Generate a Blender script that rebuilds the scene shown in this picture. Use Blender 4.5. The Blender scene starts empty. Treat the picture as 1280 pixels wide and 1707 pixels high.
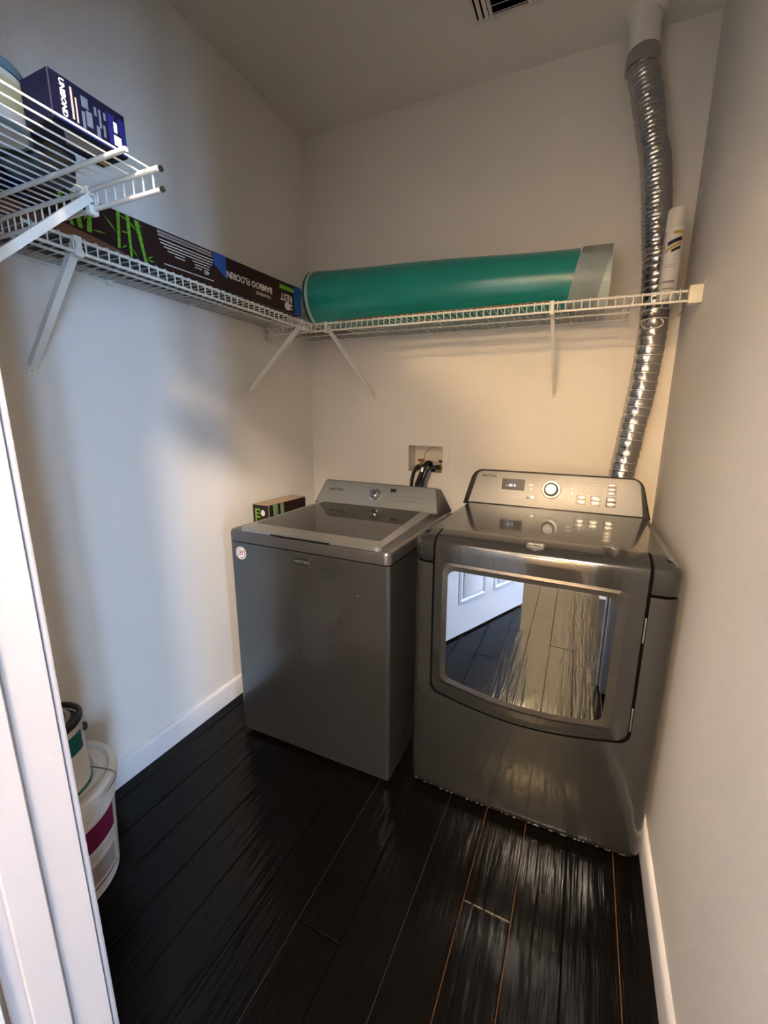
import bpy, bmesh, math, random
from mathutils import Vector, Matrix
random.seed(7)
C = bpy.context.scene.collection
S = bpy.context.scene
PI = math.pi

# ------------------------------------------------------------------ camera, world, lamps, exposure
cam_d = bpy.data.cameras.new('camera'); cam = bpy.data.objects.new('camera', cam_d); C.objects.link(cam)
FPX, YAW, TILT, ROLL = 669.35, .3958, .2034, .0185
_cy, _sy, _ct, _st, _cr, _sr = math.cos(YAW), math.sin(YAW), math.cos(TILT), math.sin(TILT), math.cos(ROLL), math.sin(ROLL)
_f = Vector((-_sy*_ct, _cy*_ct, -_st)); _r = Vector((_cy, _sy, 0)); _u = _r.cross(_f)
_R = _cr*_r + _sr*_u; _U = -_sr*_r + _cr*_u
M = Matrix((_R, _U, -_f)).transposed().to_4x4(); M.translation = Vector((1.4126, -1.8743, 1.2825))
cam.matrix_world = M
cam_d.sensor_fit = 'VERTICAL'; cam_d.sensor_height = 24.0; cam_d.lens = FPX*24.0/1707
cam_d.shift_x = -52.18/1707; cam_d.shift_y = -12.59/1707
cam_d.clip_start = .01; cam_d.clip_end = 60
S.camera = cam
S.view_settings.view_transform = 'Standard'; S.view_settings.look = 'None'
S.view_settings.exposure = 1.75; S.view_settings.gamma = 1.0; S.view_settings.use_curve_mapping = False

world = bpy.data.worlds.new('daylight'); S.world = world; world.use_nodes = True
bg = world.node_tree.nodes['Background']; bg.inputs[0].default_value = (.35, .60, 1.0, 1); bg.inputs[1].default_value = 23.0

def area(name, loc, target, sx, sy, power, col, portal=False):
    l = bpy.data.lights.new(name, 'AREA'); l.shape = 'RECTANGLE'; l.size = sx; l.size_y = sy
    l.energy = power; l.color = col
    if portal: l.cycles.is_portal = True
    o = bpy.data.objects.new(name, l); C.objects.link(o); o.location = loc
    o.rotation_euler = (Vector(target)-Vector(loc)).to_track_quat('-Z', 'Y').to_euler()
    return o
WX, WY0, WY1, WZ0, WZ1 = 4.7, -4.15, -3.35, .08, 2.15       # the hall's tall garden window
area('window_portal', (WX+.03, (WY0+WY1)/2, (WZ0+WZ1)/2), (0, (WY0+WY1)/2, (WZ0+WZ1)/2), WY1-WY0, WZ1-WZ0, 1, (1, 1, 1), True)

# ------------------------------------------------------------------ materials
def mat(name, col, rough=.5, metal=0., coat=0., coat_rough=.05, var=.06, vscale=30., bump=0., bscale=200., spec=.5, emit=None, estr=1., stretch=None, aniso=0., bdist=.002):
    m = bpy.data.materials.new(name); m.use_nodes = True; nt = m.node_tree; N = nt.nodes; L = nt.links
    b = N['Principled BSDF']
    b.inputs['Roughness'].default_value = rough; b.inputs['Metallic'].default_value = metal
    b.inputs['Coat Weight'].default_value = coat; b.inputs['Coat Roughness'].default_value = coat_rough
    b.inputs['Specular IOR Level'].default_value = spec
    b.inputs['Anisotropic'].default_value = aniso
    tc = N.new('ShaderNodeTexCoord'); mp = N.new('ShaderNodeMapping'); L.new(tc.outputs['Object'], mp.inputs[0])
    if stretch: mp.inputs['Scale'].default_value = stretch
    n = N.new('ShaderNodeTexNoise'); n.inputs['Scale'].default_value = vscale; n.inputs['Detail'].default_value = 3
    L.new(mp.outputs[0], n.inputs['Vector'])
    mx = N.new('ShaderNodeMix'); mx.data_type = 'RGBA'
    lo = [max(0, c*(1-var)) for c in col]; hi = [min(1, c*(1+var)) for c in col]
    mx.inputs['A'].default_value = (*lo, 1); mx.inputs['B'].default_value = (*hi, 1)
    L.new(n.outputs['Fac'], mx.inputs['Factor']); L.new(mx.outputs['Result'], b.inputs['Base Color'])
    if bump:
        n2 = N.new('ShaderNodeTexNoise'); n2.inputs['Scale'].default_value = bscale; n2.inputs['Detail'].default_value = 2
        L.new(mp.outputs[0], n2.inputs['Vector'])
        bp = N.new('ShaderNodeBump'); bp.inputs['Strength'].default_value = bump; bp.inputs['Distance'].default_value = bdist
        L.new(n2.outputs['Fac'], bp.inputs['Height']); L.new(bp.outputs[0], b.inputs['Normal'])
        if coat: L.new(bp.outputs[0], b.inputs['Coat Normal'])
    if emit:
        b.inputs['Emission Color'].default_value = (*emit, 1); b.inputs['Emission Strength'].default_value = estr
    return m

m_wall = mat('wall_paint', (.80, .755, .69), .62, var=.025, vscale=3, bump=.35, bscale=130, spec=.3)
m_ceil = mat('ceiling_paint', (.78, .735, .655), .8, var=.03, vscale=4, bump=.5, bscale=90, spec=.2)
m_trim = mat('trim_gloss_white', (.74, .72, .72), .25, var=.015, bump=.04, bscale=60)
m_trim_dimmed = mat('trim_white_dimmed_for_glare', (.42, .40, .405), .42, var=.015, bump=.04, bscale=60, spec=.3)  # trim white, darkened in its colour to offset strong light on the doorway
m_door = mat('door_white', (.82, .82, .82), .35, var=.02, bump=.05, bscale=80)
m_wire = mat('shelf_white_vinyl', (.80, .77, .70), .38, var=.04)
m_plast = mat('white_plastic', (.78, .76, .72), .4, var=.03)
m_cream = mat('cream_plastic', (.76, .70, .58), .4, var=.03)
m_black = mat('black_plastic', (.012, .012, .013), .4, var=.2)
m_rub = mat('black_rubber', (.010, .010, .010), .55, var=.2)
m_steel = mat('steel_zinc', (.55, .53, .50), .3, 1., var=.08)
m_chrome = mat('chrome', (.80, .78, .75), .08, 1., var=.03)
m_dial = mat('dial_satin_metal', (.30, .295, .28), .36, .9, var=.05)
m_brass = mat('brass', (.60, .42, .16), .3, 1., var=.1)
m_washer = mat('washer_metallic_grey', (.135, .133, .130), .25, .85, .4, .06, var=.05, vscale=6)
m_wcap = mat('washer_cap_grey', (.15, .142, .138), .28, .8, .4, .08, var=.04)
m_lid = mat('lid_silver', (.42, .415, .39), .30, .85, .2, var=.04)
m_glass = mat('smoked_lid_glass', (.020, .018, .016), .04, 0., 0., .02, var=.05, spec=.45)
m_cons = mat('console_silver', (.37, .375, .345), .34, .7, .15, var=.03)
m_dryer = mat('dryer_graphite', (.052, .0512, .0505), .15, .7, .5, .03, var=.05, vscale=5)
m_dcons = mat('dryer_panel_silver', (.37, .36, .33), .45, .25, 0., var=.03)
m_dframe = mat('dryer_frame_grey', (.06, .057, .055), .3, .7, .5, var=.05)
m_mirror = mat('tinted_window_glass', (.55, .62, .72), .012, 1., 0., var=.02)
m_gap = mat('seam_gasket_black', (.002, .002, .002), .8, var=.2, spec=.03)
m_foil = mat('foil_aluminium', (.47, .46, .45), .27, 1., var=.10, vscale=60, bump=.35, bscale=70, bdist=.003)
m_foilw = mat('hose_wire_ridge', (.86, .83, .78), .28, .9, var=.05)
m_teal = mat('teal_underlay_film', (.010, .260, .222), .30, 0., .35, .15, var=.12, vscale=9, bump=.25, bscale=14, bdist=.004)
m_pale = mat('pale_translucent_film', (.62, .70, .67), .35, 0., .3, .2, var=.10, vscale=18, bump=.3, bscale=18, bdist=.003)
m_tealdk = mat('roll_core_dark', (.02, .10, .08), .6, var=.2)
m_brownbox = mat('dark_brown_carton', (.026, .010, .010), .5, var=.15, vscale=12, spec=.25)
m_kraft = mat('kraft_cardboard', (.30, .17, .10), .7, var=.12, vscale=25)
m_kraft2 = mat('pale_kraft', (.42, .30, .19), .7, var=.12, vscale=25)
m_green = mat('print_green', (.14, .42, .02), .45, var=.35, vscale=60)
m_white = mat('print_white', (.72, .68, .63), .5, var=.05)
m_grayp = mat('print_grey', (.36, .31, .29), .5, var=.1)
m_hill = mat('print_brown_hill', (.165, .075, .042), .5, var=.2, vscale=30)
m_tape = mat('blue_painter_tape', (.008, .070, .30), .5, var=.12)
m_navy = mat('navy_carton', (.004, .005, .020), .55, var=.2, spec=.12)
m_blue = mat('print_blue', (.008, .012, .10), .5, var=.15, spec=.15)
m_slate = mat('print_slate_blue', (.07, .095, .15), .5, var=.2)
m_red = mat('red_pack', (.28, .055, .045), .5, var=.25, vscale=40)
m_maroon = mat('print_maroon', (.17, .008, .055), .5, var=.15)
m_tealp = mat('print_teal', (.004, .115, .115), .45, var=.12)
m_yellow = mat('print_yellow', (.50, .33, .03), .5, var=.15)
m_jar = mat('jar_cream_body', (.62, .59, .52), .4, var=.06)
m_jarlab = mat('jar_yellow_label', (.55, .48, .26), .5, var=.15)
m_lidblue = mat('greyblue_lid', (.12, .19, .24), .4, var=.1)
m_tin = mat('dark_tub', (.035, .033, .035), .35, var=.25, vscale=40)
m_bucket = mat('bucket_white', (.74, .71, .66), .38, var=.04)
m_hand = mat('valve_red', (.35, .035, .02), .4, var=.1)
m_hblue = mat('valve_blue', (.02, .04, .12), .4, var=.1)
m_greyhose = mat('grey_drain_hose', (.20, .19, .185), .45, var=.08)
m_lampy = mat('lamp_glass_yellow', (.9, .8, .6), .4, emit=(1., .62, .25), estr=16.)
m_lamp = mat('lamp_glass', (.9, .85, .75), .4, emit=(1., .74, .46), estr=14.)

def planks_mat(name, col, var, seam=None):
    m = bpy.data.materials.new(name); m.use_nodes = True; nt = m.node_tree; N = nt.nodes; L = nt.links
    b = N['Principled BSDF']; b.inputs['Roughness'].default_value = .16
    b.inputs['Specular IOR Level'].default_value = .17; b.inputs['Coat Weight'].default_value = 0.
    tc = N.new('ShaderNodeTexCoord'); oi = N.new('ShaderNodeObjectInfo')
    ad = N.new('ShaderNodeVectorMath'); ad.operation = 'ADD'
    sc = N.new('ShaderNodeVectorMath'); sc.operation = 'SCALE'; sc.inputs['Scale'].default_value = 37.
    cb = N.new('ShaderNodeCombineXYZ')
    for k in range(3): L.new(oi.outputs['Random'], cb.inputs[k])
    L.new(cb.outputs[0], sc.inputs[0]); L.new(tc.outputs['Object'], ad.inputs[0]); L.new(sc.outputs[0], ad.inputs[1])
    mp = N.new('ShaderNodeMapping'); mp.inputs['Scale'].default_value = (60, 2.5, 1); L.new(ad.outputs[0], mp.inputs[0])
    g = N.new('ShaderNodeTexNoise'); g.inputs['Scale'].default_value = 1.; g.inputs['Detail'].default_value = 5; L.new(mp.outputs[0], g.inputs['Vector'])
    mx = N.new('ShaderNodeMix'); mx.data_type = 'RGBA'
    mx.inputs['A'].default_value = (*[c*(1-var) for c in col], 1); mx.inputs['B'].default_value = (*[c*(1+var) for c in col], 1)
    L.new(g.outputs['Fac'], mx.inputs['Factor']); L.new(mx.outputs['Result'], b.inputs['Base Color'])
    mp2 = N.new('ShaderNodeMapping'); mp2.inputs['Scale'].default_value = (34, 5, 1); L.new(ad.outputs[0], mp2.inputs[0])
    w = N.new('ShaderNodeTexNoise'); w.inputs['Scale'].default_value = 1.; w.inputs['Detail'].default_value = 2; L.new(mp2.outputs[0], w.inputs['Vector'])
    mp3 = N.new('ShaderNodeMapping'); mp3.inputs['Scale'].default_value = (130, 3, 1); L.new(ad.outputs[0], mp3.inputs[0])
    w3 = N.new('ShaderNodeTexNoise'); w3.inputs['Scale'].default_value = 1.; L.new(mp3.outputs[0], w3.inputs['Vector'])
    sm = N.new('ShaderNodeMath'); sm.operation = 'MULTIPLY_ADD'; sm.inputs[1].default_value = .30
    L.new(w3.outputs['Fac'], sm.inputs[0]); L.new(w.outputs['Fac'], sm.inputs[2])
    bp = N.new('ShaderNodeBump'); bp.inputs['Strength'].default_value = .75; bp.inputs['Distance'].default_value = .004
    L.new(sm.outputs[0], bp.inputs['Height']); L.new(bp.outputs[0], b.inputs['Normal']); L.new(bp.outputs[0], b.inputs['Coat Normal'])
    return m
m_plank = planks_mat('black_scraped_wood', (.0020, .0017, .0016), .5)
m_edge = mat('worn_plank_edge', (.10, .048, .020), .5, var=.4, vscale=8)
m_edged = mat('dark_plank_edge', (.05, .028, .018), .5, var=.4, vscale=8)

def pane_mat():
    m = bpy.data.materials.new('clear_pane'); m.use_nodes = True; N = m.node_tree.nodes; L = m.node_tree.links
    N.remove(N['Principled BSDF'])
    t = N.new('ShaderNodeBsdfTransparent'); g = N.new('ShaderNodeBsdfGlossy'); g.inputs['Roughness'].default_value = .01
    mx = N.new('ShaderNodeMixShader'); mx.inputs[0].default_value = .08
    L.new(t.outputs[0], mx.inputs[1]); L.new(g.outputs[0], mx.inputs[2]); L.new(mx.outputs[0], N['Material Output'].inputs[0])
    return m
m_pane = pane_mat()

# ------------------------------------------------------------------ helpers
def tag(o, label=None, cat=None, group=None, kind=None):
    if label: o['label'] = label
    if cat: o['category'] = cat
    if group: o['group'] = group
    if kind: o['kind'] = kind
    return o
def thing(name, label, cat, loc=(0, 0, 0), rot=(0, 0, 0), group=None):
    o = bpy.data.objects.new(name, None); C.objects.link(o); o.empty_display_size = .05
    o.location = loc; o.rotation_euler = rot
    return tag(o, label, cat, group)
def obj(name, bm, mats, parent=None, smooth=35, label=None):
    me = bpy.data.meshes.new(name)
    bmesh.ops.recalc_face_normals(bm, faces=bm.faces[:])
    bm.to_mesh(me); bm.free()
    for m in (mats if isinstance(mats, (list, tuple)) else [mats]): me.materials.append(m)
    if smooth:
        for p in me.polygons: p.use_smooth = True
        me.set_sharp_from_angle(angle=math.radians(smooth))
    o = bpy.data.objects.new(name, me); C.objects.link(o)
    if parent: o.parent = parent
    if label: o['label'] = label
    return o
def B(): return bmesh.new()
def box(bm, a, b, bev=0., seg=2, mi=0):
    a, b = Vector(a), Vector(b)
    n0 = len(bm.faces)
    r = bmesh.ops.create_cube(bm, size=1., matrix=Matrix.Translation((a+b)/2) @ Matrix.Diagonal((*(b-a), 1)))
    fs = set(f for v in r['verts'] for f in v.link_faces)
    if bev:
        es = list(set(e for v in r['verts'] for e in v.link_edges))
        q = bmesh.ops.bevel(bm, geom=es, offset=bev, segments=seg, profile=.5, affect='EDGES')
        fs |= set(q['faces'])
    for f in fs:
        if f.is_valid: f.material_index = mi
    return bm
def frames(pts):
    T = []
    for i in range(len(pts)):
        a = pts[max(0, i-1)]; b = pts[min(len(pts)-1, i+1)]; T.append((b-a).normalized())
    up = Vector((0, 0, 1)) if abs(T[0].z) < .9 else Vector((1, 0, 0))
    n = (up - T[0]*up.dot(T[0])).normalized(); out = []
    for t in T:
        n = (n - t*n.dot(t)).normalized(); out.append((n, t.cross(n)))
    return out
def tube(bm, pts, r, n=8, cap=True, mi=0):
    pts = [Vector(p) for p in pts]; fr = frames(pts); rings = []
    for i, p in enumerate(pts):
        rr = r[i] if isinstance(r, (list, tuple)) else r
        rings.append([bm.verts.new(p + (fr[i][0]*math.cos(2*PI*k/n) + fr[i][1]*math.sin(2*PI*k/n))*rr) for k in range(n)])
    for a, b in zip(rings, rings[1:]):
        for k in range(n):
            f = bm.faces.new((a[k], a[(k+1) % n], b[(k+1) % n], b[k])); f.material_index = mi
    if cap:
        bm.faces.new(rings[0][::-1]).material_index = mi; bm.faces.new(rings[-1]).material_index = mi
    return bm
def lathe(bm, prof, n=48, c=(0, 0, 0), mi=0, a0=0., a1=2*PI):
    c = Vector(c); full = abs(a1-a0-2*PI) < 1e-6; m = n if full else n+1
    rings = []
    for r, z in prof:
        if r < 1e-6 and full: rings.append([bm.verts.new(c+Vector((0, 0, z)))])
        else: rings.append([bm.verts.new(c+Vector((r*math.cos(a0+(a1-a0)*k/n), r*math.sin(a0+(a1-a0)*k/n), z))) for k in range(m)])
    for a, b in zip(rings, rings[1:]):
        for k in range(n):
            k2 = (k+1) % m
            if len(a) == 1 and len(b) == 1: continue
            if len(a) == 1: f = bm.faces.new((a[0], b[k2], b[k]))
            elif len(b) == 1: f = bm.faces.new((a[k], a[k2], b[0]))
            else: f = bm.faces.new((a[k], a[k2], b[k2], b[k]))
            f.material_index = mi
    return bm
def bar(bm, p, q, w, t, side, mi=0):
    """flat bar from p to q, width w along 'side', thickness t"""
    p, q, side = Vector(p), Vector(q), Vector(side).normalized()
    d = (q-p).normalized(); nrm = d.cross(side).normalized()
    vs = [bm.verts.new(c + side*sx*w/2 + nrm*sy*t/2) for c in (p, q) for sx, sy in ((-1, -1), (1, -1), (1, 1), (-1, 1))]
    for ids in ((3, 2, 1, 0), (4, 5, 6, 7), (0, 1, 5, 4), (1, 2, 6, 5), (2, 3, 7, 6), (3, 0, 4, 7)):
        bm.faces.new([vs[i] for i in ids]).material_index = mi
    return bm
def round_poly(pts, rad, seg=6):
    out = []; n = len(pts)
    for i in range(n):
        p = Vector(pts[i]); a = Vector(pts[i-1]); b = Vector(pts[(i+1) % n]); r = rad[i] if isinstance(rad, (list, tuple)) else rad
        if r <= 0: out.append(p); continue
        d1 = (a-p).normalized(); d2 = (b-p).normalized(); ang = d1.angle(d2)
        t = min(r/math.tan(ang/2), .49*(a-p).length, .49*(b-p).length); r2 = t*math.tan(ang/2)
        c = p + (d1+d2).normalized()*(r2/math.sin(ang/2)); s = p+d1*t-c; e = p+d2*t-c
        a0 = math.atan2(s.y, s.x); da = math.atan2(e.y, e.x)-a0
        while da > PI: da -= 2*PI
        while da < -PI: da += 2*PI
        for k in range(seg+1): out.append(c+Vector((math.cos(a0+da*k/seg), math.sin(a0+da*k/seg)))*r2)
    return out
def prism(bm, poly, F, d0, d1, mi=0, bev=0.):
    """2-D polygon extruded between depths d0 and d1; F(x, y, d) -> Vector. bev: chamfer at the d1 rim"""
    n = len(poly); levels = [(d0, 0.)]
    if bev: levels += [(d1-bev*(1 if d1 > d0 else -1), 0.), (d1-.3*bev*(1 if d1 > d0 else -1), .3*bev), (d1, bev)]
    else: levels += [(d1, 0.)]
    P = [Vector(p[:2]) for p in poly]; cen = sum(P, Vector((0, 0)))/n
    nr = []
    for i in range(n):
        t = (P[(i+1) % n]-P[i-1]); t = t.normalized() if t.length > 1e-9 else Vector((1, 0)); q = Vector((-t.y, t.x))
        nr.append(q)
    area2 = sum(P[i].x*P[(i+1) % n].y-P[(i+1) % n].x*P[i].y for i in range(n)); sg = 1 if area2 > 0 else -1
    rings = [[bm.verts.new(F(*(P[i]+nr[i]*sg*ins), d)) for i in range(n)] for d, ins in levels]
    for a, b in zip(rings, rings[1:]):
        for k in range(n): bm.faces.new((a[k], a[(k+1) % n], b[(k+1) % n], b[k])).material_index = mi
    bm.faces.new(rings[0][::-1]).material_index = mi; bm.faces.new(rings[-1]).material_index = mi
    return bm
def ring_prism(bm, outer, inner, F, d0, dout, din, mi=0):
    """flat ring between two outlines of the same count; outer rim at depth dout, inner rim at din"""
    n = len(outer)
    A = [bm.verts.new(F(*outer[i][:2], d0)) for i in range(n)]; Bv = [bm.verts.new(F(*outer[i][:2], dout)) for i in range(n)]
    Cv = [bm.verts.new(F(*inner[i][:2], din)) for i in range(n)]; D = [bm.verts.new(F(*inner[i][:2], d0)) for i in range(n)]
    for a, b in ((A, Bv), (Bv, Cv), (Cv, D), (D, A)):
        for k in range(n): bm.faces.new((a[k], a[(k+1) % n], b[(k+1) % n], b[k])).material_index = mi
    return bm
def frame_mx(o, x, y):
    x = Vector(x).normalized(); y = Vector(y).normalized(); z = x.cross(y)
    m = Matrix((x, y, z)).transposed().to_4x4(); m.translation = Vector(o); return m
def text(name, s, size, m, mat_, parent, align='CENTER', sx=1., bold=0., ext=.0003):
    cu = bpy.data.curves.new('lettering', 'FONT'); cu.body = s; cu.size = size; cu.align_x = align; cu.align_y = 'CENTER'
    cu.extrude = ext; cu.offset = bold; cu.resolution_u = 2
    o = bpy.data.objects.new('lettering', cu); C.objects.link(o)
    dg = bpy.context.evaluated_depsgraph_get(); me = bpy.data.meshes.new_from_object(o.evaluated_get(dg))
    bpy.data.objects.remove(o); bpy.data.curves.remove(cu)
    me.transform(m @ Matrix.Diagonal((sx, 1, 1, 1))); me.materials.clear(); me.materials.append(mat_)
    r = bpy.data.objects.new(name, me); C.objects.link(r); r.parent = parent
    return r
def mesh_copy(o, name, parent, loc=None):
    c = o.copy(); c.name = name; C.objects.link(c); c.parent = parent
    if loc is not None: c.location = loc
    return c

# ------------------------------------------------------------------ the setting
W, H = 1.693, 2.627
YF, YH = -1.607, -1.715           # front wall: laundry face, hall face
DX0, DX1, DH = .752, 1.600, 1.975  # doorway
def struct(name, bm, m, parent=None, smooth=0):
    o = obj(name, bm, m, parent, smooth)
    if not parent: o['kind'] = 'structure'
    return o
struct('wall_left', box(B(), (-.12, YH, -.02), (0, .12, H)), m_wall)
OX0, OX1, OZ0, OZ1 = .587, .773, 1.033, 1.168          # recess for the washer outlet box
b = B()
for a_, c_ in (((-.0, 0, -.02), (W, .12, OZ0)), ((0, 0, OZ1), (W, .12, H)), ((0, 0, OZ0), (OX0, .12, OZ1)), ((OX1, 0, OZ0), (W, .12, OZ1)), ((OX0, .09, OZ0), (OX1, .12, OZ1))): box(b, a_, c_)
struct('wall_back', b, m_wall)
struct('wall_right', box(B(), (W, YH, -.02), (W+.12, .12, H)), m_wall)
b = B(); box(b, (-1.2, YH, -.02), (-.12, YF, H)); box(b, (0, YH, -.02), (DX0-.018, YF, H)); box(b, (DX0-.018, YH, DH+.018), (DX1+.018, YF, H)); box(b, (DX1+.018, YH, -.02), (W, YF, H)); box(b, (W+.12, YH, -.02), (WX+.1, YF, H))
struct('wall_front', b, m_wall)
struct('ceiling', box(B(), (-1.2, -5.2, H), (WX+.1, .12, H+.1)), m_ceil)
struct('wall_hall_back', box(B(), (-1.1, -2.98, -.02), (.15, -2.86, H)), m_wall)
struct('wall_corridor_left', box(B(), (.03, -5.1, -.02), (.15, -2.98, H)), m_wall)
struct('wall_corridor_end', box(B(), (.15, -5.2, -.02), (1.66, -5.1, H)), m_wall)
struct('wall_hall_left', box(B(), (-1.2, -2.86, -.02), (-1.1, YH, H)), m_wall)
struct('wall_hall_far', box(B(), (1.66, -5.2, -.02), (WX+.1, -5.1, H)), m_wall)
b = B(); box(b, (1.66, -5.1, -.02), (1.78, -2.80, H)); struct('wall_hall_side', b, m_wall)
b = B(); box(b, (WX, -5.1, -.02), (WX+.1, WY0, H)); box(b, (WX, WY1, -.02), (WX+.1, YH, H)); box(b, (WX, WY0, WZ1), (WX+.1, WY1, H)); box(b, (WX, WY0, -.02), (WX+.1, WY1, WZ0))
struct('wall_hall_right', b, m_wall)
# garden window of the hall
win = thing('window_1', None, None, (WX, (WY0+WY1)/2, (WZ0+WZ1)/2)); win['kind'] = 'structure'
hw, hh = (WY1-WY0)/2, (WZ1-WZ0)/2
for nm, a_, c_ in (('window_frame', (-.01, -hw, -hh), (.05, -hw+.05, hh)), ('window_frame', (-.01, hw-.05, -hh), (.05, hw, hh)), ('window_frame', (-.01, -hw+.05, hh-.05), (.05, hw-.05, hh)), ('window_frame', (-.01, -hw+.05, -hh), (.05, hw-.05, -hh+.05)), ('mullion', (-.01, -.06, -hh+.05), (.05, .06, hh-.05))):
    obj(nm, box(B(), a_, c_, .004, 1), m_trim, win)
obj('pane', box(B(), (.018, -hw+.05, -hh+.05), (.022, -.06, hh-.05)), m_pane, win, 0)
obj('pane', box(B(), (.018, .06, -hh+.05), (.022, hw-.05, hh-.05)), m_pane, win, 0)

# baseboards with a small rounded top
def baseboard(name, p, q, out, h=.092, t=.013):
    p, q, out = Vector(p), Vector(q), Vector(out); bm = B()
    prof = [(0, 0), (t, 0), (t, h-.014), (t-.003, h-.006), (t-.008, h-.001), (0, h)]
    A = [bm.verts.new(p+out*a+Vector((0, 0, c))) for a, c in prof]; D = [bm.verts.new(q+out*a+Vector((0, 0, c))) for a, c in prof]
    n = len(prof)
    for k in range(n): bm.faces.new((A[k], A[(k+1) % n], D[(k+1) % n], D[k]))
    bm.faces.new(A[::-1]); bm.faces.new(D); o = obj(name, bm, m_trim, None, 40); o['kind'] = 'structure'; return o
baseboard('baseboard_left', (0, YF, 0), (0, 0, 0), (1, 0, 0))
baseboard('baseboard_back', (.013, 0, 0), (W-.013, 0, 0), (0, -1, 0))
baseboard('baseboard_right', (W, YF, 0), (W, 0, 0), (-1, 0, 0))
baseboard('baseboard_front', (.013, YF, 0), (DX0-.067, YF, 0), (0, 1, 0))
baseboard('baseboard_hall', (-1.1, -2.86, 0), (.15, -2.86, 0), (0, 1, 0))
baseboard('baseboard_corridor', (1.647, -2.80, 0), (1.78, -2.80, 0), (0, 1, 0))
baseboard('baseboard_corridor_right', (1.66, -5.1, 0), (1.66, -2.80, 0), (-1, 0, 0))
# door lining: jamb boards, stops and casings
b = B(); box(b, (DX0-.018, YH-.002, 0), (DX0, YF-.002, DH), .0015, 1); struct('trim_1', b, m_trim_dimmed, None, 30)
b = B(); box(b, (DX0, -1.700, 0), (DX0+.011, -1.660, DH-.011), .002, 1); struct('trim_2', b, m_trim_dimmed, None, 30)
b = B(); box(b, (DX1, YH-.002, 0), (DX1+.018, YF-.002, DH), .0015, 1); struct('trim_3', b, m_trim_dimmed, None, 30)
b = B(); box(b, (DX1-.011, -1.700, 0), (DX1, -1.660, DH-.011), .002, 1); struct('trim_4', b, m_trim_dimmed, None, 30)
b = B(); box(b, (DX0-.018, YH-.002, DH), (DX1+.018, YF-.002, DH+.018), .0015, 1); struct('trim_5', b, m_trim_dimmed, None, 30)
b = B(); box(b, (DX0-.066, YF, 0), (DX0-.005, YF+.009, DH+.06), .0035, 2); struct('trim_6', b, m_trim_dimmed, None, 30)
b = B(); box(b, (DX1+.005, YF, 0), (DX1+.062, YF+.009, DH+.06), .0035, 2); struct('trim_7', b, m_trim_dimmed, None, 30)
b = B(); box(b, (DX0-.005, YF, DH+.005), (DX1+.005, YF+.009, DH+.06), .0035, 2); struct('trim_8', b, m_trim_dimmed, None, 30)
b = B(); box(b, (DX0-.066, YH-.016, 0), (DX0-.005, YH, DH+.06), .0035, 2); struct('trim_9', b, m_trim_dimmed, None, 30)
b = B(); box(b, (DX1+.005, YH-.016, 0), (DX1+.066, YH, DH+.06), .0035, 2); struct('trim_10', b, m_trim_dimmed, None, 30)

# floor: sub-floor slab with every plank a piece of its own
floor = struct('floor', box(B(), (-1.2, -5.2, -.12), (WX+.1, .12, -.0145)), m_gap)
PITCH, X0 = .1285, .834
plank_cache = {}
def plank_mesh(L, worn):
    key = (round(L, 2), worn)
    if key in plank_cache: return plank_cache[key]
    bm = B(); w = PITCH-.0008; e = .0022
    lv = [(0, -.013), (0, -.0022), (e, 0.)]
    rings = [[bm.verts.new((x, y, z)) for x, y in ((i, i), (w-i, i), (w-i, L-.0008-i), (i, L-.0008-i))] for i, z in lv]
    for j, (a, c) in enumerate(zip(rings, rings[1:])):
        for k in range(4):
            f = bm.faces.new((a[k], a[(k+1) % 4], c[(k+1) % 4], c[k]))
            f.material_index = (1 if k == 3 and worn == 1 else (2 if worn and k == 3 else 0)) if j == 1 else 0
    bm.faces.new(rings[-1])
    me = bpy.data.meshes.new('plank'); bm.to_mesh(me); bm.free()
    for m in (m_plank, m_edge, m_edged): me.materials.append(m)
    plank_cache[key] = me; return me
def lay(x, y0, y1, worn):
    L = y1-y0
    o = bpy.data.objects.new('plank', plank_mesh(L, worn)); C.objects.link(o); o.parent = floor
    o.location = (x, y0, random.uniform(-.0003, .0002))
    o.rotation_euler = (random.uniform(-.0008, .0008), random.uniform(-.004, .004), 0)
joints = {2: [-1.022], 0: [-1.237]}
lay_n = 0
for i in range(-16, 31):
    x = X0 + i*PITCH
    if x > WX-.05: break
    inroom = -.13 < x < W+.02
    hi = .0 if inroom else YH+.05
    lo = -2.86 if x < .03 else -5.1
    js = joints.get(i+(-1 if False else 0), None)
    if i == 3: js = [-1.022]
    elif i == 0: js = [-1.237]
    elif i == 2: js = [-2.05]
    elif i == 4: js = [-1.95]
    else: js = [random.uniform(-1.9, -1.66)] if inroom else []
    cur = hi; cuts = []
    js = sorted(js, reverse=True)
    ys = [hi]+[j for j in js if lo+.2 < j < hi-.2]
    y = ys[-1] if len(ys) > 1 else hi-random.uniform(.4, 1.3)
    if len(ys) == 1: ys.append(y)
    while y-1.3 > lo+.15: y -= 1.3; ys.append(y)
    ys.append(lo)
    for a, c in zip(ys, ys[1:]):
        worn = 1 if i in (3, 4, 6) and a > -1.7 else (2 if i in (0, 2) else 0)
        lay(x, c, a, worn)

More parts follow.
